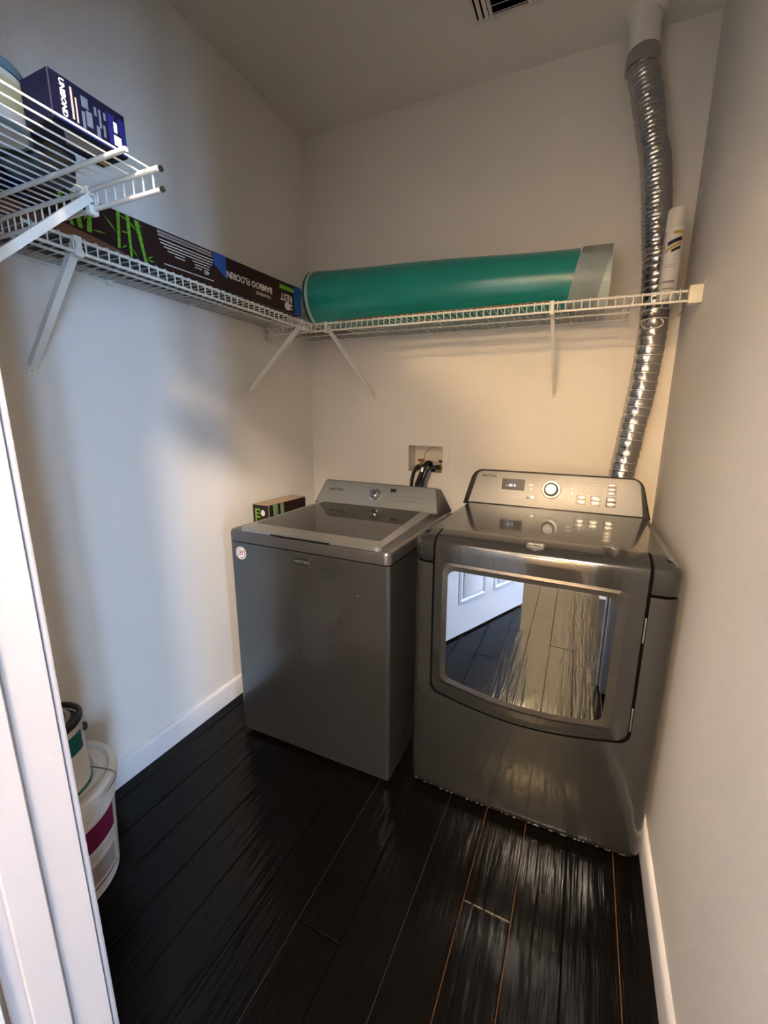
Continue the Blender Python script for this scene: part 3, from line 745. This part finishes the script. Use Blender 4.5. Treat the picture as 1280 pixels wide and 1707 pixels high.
b = B(); cpt = [(.077+.015*math.cos(2*PI*k/20), .020+.015*math.sin(2*PI*k/20)) for k in range(20)]; prism(b, cpt, Fb, 0, .0008)
prism(b, [(.052, .010), (.064, .010), (.064, .016), (.052, .016)], Fb, 0, .0008); prism(b, [(.050, .024), (.065, .024), (.065, .030), (.050, .030)], Fb, 0, .0008); obj('logo_disc', b, m_white, lbx, 0)
b = B()
for y, a0, a1 in ((.096, .402, .572), (.088, .400, .570)): prism(b, [(a0, y-.0025), (a1, y-.0025), (a1, y+.0025), (a0, y+.0025)], Fb, 0, .0007)
obj('dim_print', b, m_grayp, lbx, 0)
b = B()
for y, a0, a1 in ((.077, .398, .568), (.069, .400, .565), (.061, .404, .556), (.053, .412, .470), (.053, .494, .546), (.045, .415, .464), (.045, .494, .525), (.037, .440, .464), (.016, .400, .560)): prism(b, [(a0, y-.0013), (a1, y-.0013), (a1, y+.0013), (a0, y+.0013)], Fb, 0, .0007)
obj('fine_print', b, m_white, lbx, 0)
wtext('number_lettering', '40', .018, .424, .034, m_white, bold=.0004)
# hill and stalks
b = B(); hp = [(1.02, .0006)]+[(.645+.375*(1-k/12), .0006+.040*math.sin(PI/2*(1-k/12))**.7) for k in range(13)]; prism(b, hp, Fb, 0, .0006); obj('printed_hill', b, m_hill, lbx, 0)
def stalk(x0, y0, x1, y1, w0, w1):
    b = B(); nn = 6
    for k in range(nn):
        t0, t1 = k/nn, (k+.93)/nn
        wa = w0+(w1-w0)*t0; xa, ya = x0+(x1-x0)*t0, y0+(y1-y0)*t0; xb, yb = x0+(x1-x0)*t1, y0+(y1-y0)*t1
        prism(b, [(xa-wa/2, ya), (xa+wa/2, ya), (xb+wa/2, yb), (xb-wa/2, yb)], Fb, .0002, .0010)
    obj('printed_stalk', b, m_green, lbx, 0)
for a_ in ((.677, .015, .670, HB, .006, .008), (.648, .004, .648, HB, .006, .009), (.611, .000, .627, HB-.004, .007, .011), (.742, .028, .733, HB, .010, .008), (.760, .030, .768, HB, .010, .010), (.776, .030, .800, HB, .008, .008)): stalk(*a_)
b = B()
for x0, y0, x1, y1 in ((.678, .050, .706, .082), (.648, .060, .668, .058), (.608, .012, .590, .024), (.608, .010, .586, .010), (.630, .085, .612, .090), (.646, .028, .632, .008), (.670, .018, .656, .030), (.735, .036, .705, .038), (.650, .090, .668, .096), (.625, .072, .650, .092), (.752, .05, .74, .07)):
    p, q = Vector((x0, y0)), Vector((x1, y1)); nn = Vector((-(q-p).y, (q-p).x)).normalized()*.0018; mm = (p+q)/2
    prism(b, [tuple(p), tuple(mm+nn), tuple(q), tuple(mm-nn)], Fb, .0002, .0009)
obj('printed_leaves', b, m_green, lbx, 0)
# underside print: kraft end and pale lettering patch
b = B(); box(b, (.86, -DB+.004, -.0004), (LB-.002, -.006, .001)); obj('kraft_flap', b, m_hill, lbx, 0)
b = B()
for k in range(7): prism(b, [(.52+.03*k, -.12), (.54+.03*k, -.12), (.535+.03*k, -.07), (.515+.03*k, -.07)], Fz, -.0003, .0006)
obj('underside_lettering', b, m_grayp, lbx, 0)
# crumpled end flap
bm = B(); vs = [[bm.verts.new((-.002-.010*math.sin(PI*i/4)*(1 if j % 2 else .5)-.004*j, -.17+.04*i, .004+.024*j)) for j in range(5)] for i in range(5)]
for i in range(4):
    for j in range(4): bm.faces.new((vs[i][j], vs[i+1][j], vs[i+1][j+1], vs[i][j+1]))
r_ = bmesh.ops.solidify(bm, geom=bm.faces[:], thickness=.002); obj('end_flap', bm, m_tin, lbx, 40)

# ------------------------------------------------------------------ teal underlayment roll on the back shelf
pL, pR = Vector((.212, -.203, 0)), Vector((1.418, -.152, 0)); rL, rR = .122, .104
roll = thing('underlayment_roll', 'big roll of teal flooring underlayment with pale edge band on back shelf', 'roll', (.212, -.203, ZD))
axis = (pR-pL); LA = axis.length; ax = axis.normalized(); sd = Vector((ax.y, -ax.x, 0))
def rollpt(t, a, r_off=0.):
    r = rL+(rR-rL)*t+r_off; squash = 1.0
    z = r+math.sin(a)*r*squash
    return ax*(LA*t)+sd*(math.cos(a)*r)+Vector((0, 0, z+.0005))
def roll_part(name, t0, t1, m, off=0., nt=12, ang0=0., wob=0.):
    bm = B(); NA = 48; rings = []
    for i in range(nt+1):
        t = t0+(t1-t0)*i/nt
        rings.append([bm.verts.new(rollpt(t, 2*PI*k/NA, off+wob*math.sin(3*2*PI*k/NA+t*9))) for k in range(NA)])
    for a, c in zip(rings, rings[1:]):
        for k in range(NA): bm.faces.new((a[k], a[(k+1) % NA], c[(k+1) % NA], c[k]))
    # spiral ends: inner wall
    inner = [[bm.verts.new(rollpt(t, 2*PI*k/NA, off-.012)) for k in range(NA)] for t in (t0, t1)]
    for ring, inn_ in ((rings[0], inner[0]), (rings[-1], inner[1])):
        for k in range(NA): bm.faces.new((ring[k], ring[(k+1) % NA], inn_[(k+1) % NA], inn_[k]))
    for k in range(NA): bm.faces.new((inner[0][k], inner[0][(k+1) % NA], inner[1][(k+1) % NA], inner[1][k]))
    return obj(name, bm, m, roll, 50)
roll_part('rolled_sheet', .016, .925, m_teal, 0, 20, wob=.0012)
roll_part('left_edge_band', .006, .0175, m_pale, .0008, 2)
roll_part('left_rim', -.004, .006, m_tealdk, 0, 2)
# pale band: sheet end, cut on a slant
bm = B(); NA = 48; rows = []
for t in (0, .5, 1.):
    row = []
    for k in range(NA):
        a = 2*PI*k/NA; lean = .016*math.sin(a)
        row.append(bm.verts.new(rollpt(.915+.080*t+lean*1.2, a, .0012+.0012*t)))
    rows.append(row)
for a, c in zip(rows, rows[1:]):
    for k in range(NA): bm.faces.new((a[k], a[(k+1) % NA], c[(k+1) % NA], c[k]))
bmesh.ops.solidify(bm, geom=bm.faces[:], thickness=.0015); obj('right_edge_band', bm, m_pale, roll, 50)
roll_part('inner_wrap', .93, 1.012, m_pale, -.010, 3)
bm = B(); sp = []
for k in range(160):
    a = 2*PI*k/40; r = .088-.012*k/40
    sp.append((a, r))
for tt in (.012, 1.008):
    row = [[], []]
    for a, r in sp:
        c0 = ax*(LA*tt)+Vector((0, 0, (rL+(rR-rL)*tt)))
        for q, dt in enumerate((-.004, .004)): row[q].append(bm.verts.new(c0+ax*dt+sd*math.cos(a)*r+Vector((0, 0, math.sin(a)*r))))
    for k in range(len(sp)-1): bm.faces.new((row[0][k], row[0][k+1], row[1][k+1], row[1][k]))
bmesh.ops.solidify(bm, geom=bm.faces[:], thickness=.001); obj('inner_layers', bm, m_pale, roll, 50)

# loose pieces lying on the back shelf
st = thing('cardboard_strip', 'flat brown cardboard strip lying under the teal roll along shelf front', 'cardboard', (.395, -.328, ZD))
b = B(); box(b, (0, 0, 0), (.868, .038, .0022), .0005, 1); obj('strip_sheet', b, m_kraft, st)
b = B()
for k in range(17): box(b, (.02+.05*k, .0005, .0022), (.022+.05*k, .0375, .0028))
obj('fold_creases', b, m_kraft2, st, 0)
rp = thing('red_packet', 'flat red striped packet at the left corner of the back shelf', 'packet', (.055, -.150, ZD), (0, 0, -.02))
b = B(); box(b, (0, 0, 0), (.25, .105, .007), .002, 2); obj('packet_sleeve', b, m_red, rp)
b = B()
for k in range(8): box(b, (.012+.03*k, .002, -.0003), (.020+.03*k, .103, .0005))
obj('printed_stripes', b, m_maroon, rp, 0)

# spray can by the duct
sc_ = thing('spray_can', 'white spray can with yellow and black label standing before the foil duct', 'spray can', (1.613, -.201, ZD))
sp_lab = 'spray'
obj('can_body', lathe(B(), [(0, 0), (.025, 0), (.0275, .003), (.0275, .212), (.0285, .214), (.0285, .217), (.024, .223), (0, .223)], 36), m_white, sc_)
obj('can_cap', lathe(B(), [(.0265, .2185), (.0268, .222), (.0262, .268), (.0245, .274), (0, .276)], 36), m_cream, sc_)
def wrap(name, r, z0, z1, a0, a1, m, parent, slant=0., n=14):
    bm = B(); v = []
    for k in range(n+1):
        a = a0+(a1-a0)*k/n; dz = slant*(k/n-.5)
        v.append((bm.verts.new((r*math.cos(a), r*math.sin(a), z0+dz)), bm.verts.new((r*math.cos(a), r*math.sin(a), z1+dz))))
    for k in range(n): bm.faces.new((v[k][0], v[k+1][0], v[k+1][1], v[k][1]))
    return obj(name, bm, m, parent, 60)
va = math.atan2(-1.874+.2, 1.4126-1.613)
r_ = .0278
wrap('label_stripe', r_, .196, .204, va-.1, va+1.1, m_yellow, sc_, .004)
wrap('label_stripe', r_, .169, .181, va-.55, va+1.0, m_black, sc_, .016)
wrap('label_stripe', r_, .154, .162, va-.85, va+1.0, m_yellow, sc_, .026)
wrap('label_stripe', r_, .146, .155, va-.1, va+.9, m_black, sc_, .012)
wrap('label_edge', r_, .004, .210, va-1.02, va-.95, m_black, sc_)
for z, t, a_ in ((.104, .0018, .8), (.097, .0022, .7), (.050, .007, .75), (.030, .005, .75), (.016, .003, .75)): wrap('fine_print', r_, z, z+t, va-.6, va+a_, m_grayp, sc_)

# ------------------------------------------------------------------ things on the front shelf
nav = thing('navy_carton', 'small navy blue carton with white lettering on the shelf beside doorway', 'carton', (.610, -1.464, ZD))
b = B(); box(b, (0, 0, 0), (.068, .103, .060), .0012, 1); obj('carton_body', b, m_navy, nav)
Fn = lambda x, y, d: Vector((.068+d, x, y))
def ntext(s, size, x, y, m, sx=1., bold=0.): return text('lettering', s, size, frame_mx((.0684, x, y), (0, 0, -1), (0, 1, 0)), m, nav, 'CENTER', sx, bold, .0002)
ntext('UNIBOND', .0088, .016, .032, m_white, 1.15, .0003)
b = B()
for y0, z0, z1, t in ((.026, .012, .052, .0025), (.0315, .010, .042, .002)): prism(b, [(y0, z0), (y0+t, z0), (y0+t, z1), (y0, z1)], Fn, 0, .0005)
obj('pink_print', b, m_grayp, nav, 0)
b = B()
for y0, y1, z0, z1 in ((.039, .043, .008, .030), (.040, .049, .036, .050), (.045, .053, .014, .034), (.057, .060, .034, .046), (.058, .063, .008, .022), (.063, .066, .022, .046), (.068, .071, .012, .028), (.070, .073, .036, .046)): prism(b, [(y0, z0), (y1, z0), (y1, z1), (y0, z1)], Fn, 0, .0005)
obj('slate_print', b, m_slate, nav, 0)
b = B()
for y0, y1, z0, z1 in ((.083, .094, .010, .024), (.084, .089, .028, .042)): prism(b, [(y0, z0), (y1, z0), (y1, z1), (y0, z1)], Fn, 0, .0006)
obj('white_label', b, m_white, nav, 0)
b = B(); prism(b, [(.0955, .008), (.101, .008), (.101, .050), (.091, .050), (.091, .030), (.0955, .026)], Fn, 0, .0005); prism(b, [(.076, .010), (.086, .010), (.086, .05), (.076, .05)], Fn, 0, .0003); obj('slate_panel', b, m_blue, nav, 0)
b = B(); prism(b, [(.002, .001), (.101, .001), (.101, .008), (.002, .008)], Fn, 0, .0004); obj('blue_band', b, m_blue, nav, 0)
b = B(); prism(b, [(.020, .040), (.050, .022), (.056, .040), (.050, .085), (.034, .090), (.022, .070)], Fz, -.0005, .0005); obj('underside_picture', b, m_grayp, nav, 0)
b = B(); prism(b, [(.012, .085), (.030, .085), (.030, .100), (.012, .100)], Fz, -.0005, .0005); obj('underside_label', b, m_yellow, nav, 0)

jar = thing('jar', 'cream jar with grey-blue lid and yellow label beside the navy carton', 'jar', (.552, -1.480, ZD))
obj('jar_body', lathe(B(), [(0, 0), (.041, 0), (.045, .004), (.045, .070), (.042, .074), (0, .074)], 40), m_jar, jar)
obj('jar_lid', lathe(B(), [(.0455, .072), (.0465, .074), (.0465, .083), (.044, .086), (0, .086)], 40), m_lidblue, jar)
wrap('label', .0453, .022, .062, -1.3, 1.6, m_jarlab, jar, 0, 24)
obj('jar_base_rim', lathe(B(), [(.0425, -.0003), (.0458, .0005), (.0458, .007), (.045, .008)], 40), m_lidblue, jar)
tub = thing('tub', 'dark round tub with a navy rim seen from below through shelf wires', 'tub', (.484, -1.392, ZD))
obj('tub_body', lathe(B(), [(0, .001), (.036, .001), (.040, 0), (.048, .001), (.052, .006), (.054, .034), (0, .034)], 40), m_tin, tub)
obj('tub_rim', lathe(B(), [(.0545, .034), (.056, .035), (.056, .044), (.052, .047), (0, .047)], 40), m_blue, tub)
bt = thing('bottle', 'little dark blue bottle at wall end of the shelf beside doorway', 'bottle', (.362, -1.368, ZD))
obj('bottle_body', lathe(B(), [(0, 0), (.015, 0), (.017, .003), (.017, .040), (.008, .052), (.007, .058), (0, .058)], 28), m_blue, bt)
obj('bottle_cap', lathe(B(), [(.0085, .055), (.009, .056), (.009, .070), (.008, .072), (0, .072)], 24), m_white, bt)

# ------------------------------------------------------------------ pail and paint can
pail = thing('pail', 'white plastic pail with maroon label standing in the corner by the doorway', 'pail', (.181, -1.440, 0))
obj('pail_body', lathe(B(), [(0, .004), (.128, .004), (.132, 0), (.136, .004), (.150, .300), (.156, .302), (.156, .306), (.150, .308), (0, .308)], 64), m_bucket, pail)
obj('pail_lid', lathe(B(), [(.152, .285), (.157, .284), (.160, .288), (.160, .296), (.163, .299), (.163, .322), (.158, .329), (.146, .329), (.140, .322), (.126, .322), (.122, .326), (.112, .326), (.108, .322), (0, .322)], 64), m_bucket, pail, 30)
for z in (.245, .262, .276): obj('rib', lathe(B(), [(.1475+.0, z-.003), (.1525, z-.002), (.1525, z+.002), (.1475, z+.003)], 64), m_bucket, pail, 30)
va = math.atan2(-1.874+1.425, 1.4126-.188)
def prw(name, z0, z1, a0, a1, m, off=.0006, n=20):
    bm = B(); v = []
    rr = lambda z: .136+.014*(z-.004)/.296+off
    for k in range(n+1):
        a = a0+(a1-a0)*k/n; v.append((bm.verts.new((rr(z0)*math.cos(a), rr(z0)*math.sin(a), z0)), bm.verts.new((rr(z1)*math.cos(a), rr(z1)*math.sin(a), z1))))
    for k in range(n): bm.faces.new((v[k][0], v[k+1][0], v[k+1][1], v[k][1]))
    return obj(name, bm, m, pail, 60)
prw('label', .022, .232, va-1.3, va+1.12, m_white)
prw('label_band', .160, .232, va-1.3, va+1.10, m_maroon, .0009)
for z in (.146, .137, .128): prw('label_print', z, z+.0025, va-1.2, va+1.0, m_grayp, .0009)
prw('label_picture', .052, .112, va-1.2, va+1.04, m_grayp, .0009)
prw('label_stripe', .036, .042, va-1.3, va+1.10, m_maroon, .0009)
b = B(); hp = [(.160*math.cos(va+1.45-k*.23), .160*math.sin(va+1.45-k*.23), .290+.043*math.sin(PI*k/10)) for k in range(11)]
hp = [(.160, .055, .312), (.158, .075, .320), (.135, .105, .3335), (.05, .09, .3325), (-.05, .06, .3325), (-.14, .04, .335), (-.166, .02, .295)]
tube(b, [tuple(p) for p in cr(hp, 8)], .0021, 8); obj('wire_handle', b, m_steel, pail, 50)
can = thing('paint_can', 'gallon paint can with teal band and black lid on top of white pail', 'paint can', (.232, -1.437, .3365))
RCN, HCN = .080, .195
obj('can_body', lathe(B(), [(0, .003), (RCN-.002, .003), (RCN, 0), (RCN+.002, .003), (RCN, .006), (RCN, HCN-.012), (RCN+.001, HCN-.010), (0, HCN-.010)], 48), m_white, can)
obj('can_rim', lathe(B(), [(RCN+.001, HCN-.014), (RCN+.0035, HCN-.010), (RCN+.0035, HCN), (RCN, HCN+.003), (RCN-.008, HCN+.002), (RCN-.017, HCN-.006), (RCN-.019, HCN-.006), (RCN-.019, HCN-.012)], 48), m_black, can, 50)
obj('can_lid', lathe(B(), [(RCN-.019, HCN-.006), (RCN-.021, HCN-.001), (RCN-.028, HCN-.001), (RCN-.031, HCN-.006), (0, HCN-.006)], 48), m_steel, can, 30)
obj('base_rim', lathe(B(), [(RCN+.0008, .0005), (RCN+.0028, .002), (RCN+.0028, .007), (RCN+.0008, .009)], 48), m_tealp, can, 50)
va = math.atan2(-1.874+1.437, 1.4126-.232)
wrap('label_band', RCN+.0007, .112, .164, va-1.5, va+1.1, m_tealp, can, 0, 30)
wrap('label_mark', RCN+.0009, .086, .112, va-.42, va-.30, m_maroon, can, 0, 4)
for z in (.060, .052): wrap('label_print', RCN+.0008, z, z+.002, va-.3, va+.3, m_grayp, can, 0, 10)
b = B(); lathe(b, [(0, 0), (.011, 0), (.011, .006), (.006, .009), (0, .009)], 14); aa = va+1.42; b.transform(frame_mx((RCN*math.cos(aa), RCN*math.sin(aa), .150), (-math.sin(aa), math.cos(aa), 0), (0, 0, 1))); obj('handle_ear', b, m_black, can)
b = B(); e1 = Vector((math.cos(aa), math.sin(aa), 0)); nn = Vector((-e1.y, e1.x, 0))
tube(b, [e1*(RCN+.008)*math.cos(PI*k/20)+Vector((0, 0, .150+(RCN-.005)*math.sin(PI*k/20)))+nn*.012*math.sin(PI*k/20) for k in range(21)], .0014, 6); obj('wire_handle', b, m_steel, can, 50)

# ------------------------------------------------------------------ upright carton between washer and left wall
uc = thing('upright_carton', 'narrow dark brown carton with green stripes standing between washer and left wall', 'carton', (.040, -.512, 0))
b = B(); box(b, (0, 0, 0), (.092, .262, .902), .002, 1); obj('carton_body', b, m_brownbox, uc)
b = B(); box(b, (.001, .001, .9015), (.091, .261, .9035)); obj('carton_flap', b, m_kraft2, uc, 0)
Fu = lambda x, y, d: Vector((x, -d, y))
b = B(); prism(b, [(.016, .80), (.022, .80), (.022, .884), (.016, .884)], Fu, 0, .0007)
prism(b, [(.022, .877), (.044, .877), (.044, .884), (.022, .884)], Fu, 0, .0007); prism(b, [(.022, .860), (.040, .860), (.040, .866), (.022, .866)], Fu, 0, .0007); prism(b, [(.022, .843), (.044, .843), (.044, .850), (.022, .850)], Fu, 0, .0007); obj('green_letter', b, m_green, uc, 0)
b = B(); prism(b, [(.060+.012*math.cos(2*PI*k/16), .866+.014*math.sin(2*PI*k/16)) for k in range(16)], Fu, 0, .0008); obj('white_dot', b, m_white, uc, 0)
Fs = lambda x, y, d: Vector((.092+d, x, y))
for y0, y1 in ((.000, .006), (.030, .060), (.078, .100)):
    b = B(); prism(b, [(y0, .70), (y1, .70), (y1, .901), (y0, .901)], Fs, 0, .0007); obj('green_stripe', b, mat('sage_print', (.16, .26, .13), .5, var=.15), uc, 0)

# ------------------------------------------------------------------ washer outlet box, valves and hoses
ob = thing('outlet_box', 'recessed cream washer outlet box in the back wall above the washer', 'outlet box', ((OX0+OX1)/2, 0, OZ0))
ow, oh = (OX1-OX0)/2, OZ1-OZ0
Fo = lambda x, y, d: Vector((x, -d, y))
outl = round_poly([(-.122, -.041), (.122, -.041), (.122, .160), (-.122, .160)], .004, 2); inl = round_poly([(-ow+.002, .002), (ow-.002, .002), (ow-.002, oh-.002), (-ow+.002, oh-.002)], .004, 2)
b = B(); ring_prism(b, outl, inl, Fo, .0, .003, .005); obj('flange', b, m_wall, ob, 30)
b = B(); t = .003
box(b, (-ow, .002, 0), (-ow+t, .088, oh)); box(b, (ow-t, .002, 0), (ow, .088, oh)); box(b, (-ow+t, .002, 0), (ow-t, .088, t)); box(b, (-ow+t, .002, oh-t), (ow-t, .088, oh)); box(b, (-ow+t, .084, t), (ow-t, .088, oh-t)); obj('recess', b, m_cream, ob, 0)
def valve(x, y, mh, name):
    b = B(); tube(b, [(x, y, .003), (x, y, .040)], .009, 12); tube(b, [(x, y, .030), (x-.0, y-.022, .026), (x, y-.03, .012)], .0075, 12); tube(b, [(x, y, .040), (x, y, .052)], .005, 10)
    v = obj(name, b, m_brass, ob, 50)
    b = B(); box(b, (x-.016, y-.006, .050), (x+.016, y+.006, .062), .003, 2); obj('valve_handle', b, mh, v)
valve(-.040, .040, m_hand, 'hot_valve'); valve(.072, .040, m_hblue, 'cold_valve')
b = B(); tube(b, [(.010, .055, .003), (.010, .055, .010)], .024, 20); obj('drain_port', b, m_black, ob, 50)
def hose(name, label, cat, pts, r, m, grp=None):
    o = thing(name, label, cat, (0, 0, 0), (0, 0, 0), grp); b = B(); tube(b, cr(pts, 10), r, 10); obj('hose_tube', b, m, o, 60); return o
xo = (OX0+OX1)/2
h1 = hose('supply_hose', 'black supply hose hanging from the red-handled valve', 'hose', [(xo-.040, .010, OZ0+.030), (xo-.048, -.006, OZ0+.020), (xo-.060, -.016, OZ0-.015), (xo-.066, -.020, OZ0-.07), (xo-.068, -.022, .80)], .0085, m_rub)
b = B(); tube(b, [(xo-.040, .014, OZ0+.031), (xo-.040, .004, OZ0+.027)], .012, 12); obj('hose_nut', b, m_brass, h1, 40)
h2 = hose('supply_hose', 'black supply hose running to the blue valve, middle of the hoses', 'hose', [(xo+.072, .010, OZ0+.030), (xo+.055, -.008, OZ0+.030), (xo+.032, -.020, OZ0+.016), (xo+.012, -.026, OZ0-.02), (xo-.006, -.028, OZ0-.07), (xo-.012, -.028, .80)], .0095, m_rub)
b = B(); tube(b, [(xo+.072, .014, OZ0+.031), (xo+.068, .004, OZ0+.030)], .012, 12); obj('hose_nut', b, m_brass, h2)
h3 = hose('drain_hose', 'thick black drain hose hooked into the outlet box', 'hose', [(xo+.010, .055, OZ0+.014), (xo+.012, .040, OZ0+.042), (xo+.006, .010, OZ0+.046), (xo-.004, -.016, OZ0+.020), (xo-.020, -.026, OZ0-.03), (xo-.034, -.028, OZ0-.08), (xo-.036, -.028, .80)], .0115, m_rub)
b = B(); tube(b, [(xo-.006, -.014, OZ0+.024), (xo-.011, -.022, OZ0+.004)], .0128, 12); obj('hose_clamp', b, m_steel, h3)
h4 = hose('grey_cord', 'grey cord beside the black hoses below the outlet box', 'cord', [(xo+.040, -.036, OZ0+.016), (xo+.030, -.041, OZ0-.015), (xo+.018, -.043, OZ0-.06), (xo+.014, -.043, .80)], .0050, m_greyhose)
b = B(); tube(b, [(xo+.040, -.028, OZ0+.026), (xo+.033, -.031, OZ0+.014)], .0058, 10); obj('cord_tip', b, m_black, h4)
h5 = hose('thin_wire', 'thin looped wire dangling inside the outlet box', 'wire', [(xo+.014, .080, OZ0+.128), (xo-.012, .050, OZ0+.105), (xo-.014, .020, OZ0+.075), (xo+.004, -.006, OZ0+.052), (xo+.030, .0, OZ0+.058), (xo+.060, .012, OZ0+.046)], .0011, m_rub)

# ------------------------------------------------------------------ ceiling register
vent = thing('ceiling_vent', 'white louvred air register in the ceiling', 'vent', (.905, -.245, H))
vw, vd = .30, .26
obj('backing', box(B(), (.01, -vd+.01, -.0035), (vw-.01, -.01, -.0005)), m_gap, vent, 0)
b = B(); out = [(0, 0), (vw, 0), (vw, -vd), (0, -vd)]; inn = [(.018, -.016), (vw-.018, -.016), (vw-.018, -vd+.016), (.018, -vd+.016)]
ring_prism(b, out, inn, lambda x, y, d: Vector((x, y, -d)), 0, .003, .010); obj('frame', b, m_ceil, vent, 30)
for x in (.024, .044, .064): obj('slat', bar(B(), (x, -.016, -.008), (x, -vd+.016, -.008), .013, .0015, (.8, 0, .6)), m_ceil, vent, 0)
for k in range(9):
    y = -.026-.026*k
    obj('slat', bar(B(), (.084, y, -.008), (.20, y, -.008), .017, .0015, (0, .75, .65)), m_ceil, vent, 0)
obj('divider', box(B(), (.074, -vd+.016, -.011), (.084, -.016, -.003)), m_ceil, vent, 0)
obj('divider', box(B(), (.200, -vd+.016, -.011), (.210, -.016, -.003)), m_ceil, vent, 0)
for x in (.222, .242, .262): obj('slat', bar(B(), (x, -.016, -.008), (x, -vd+.016, -.008), .013, .0015, (.8, 0, -.6)), m_ceil, vent, 0)
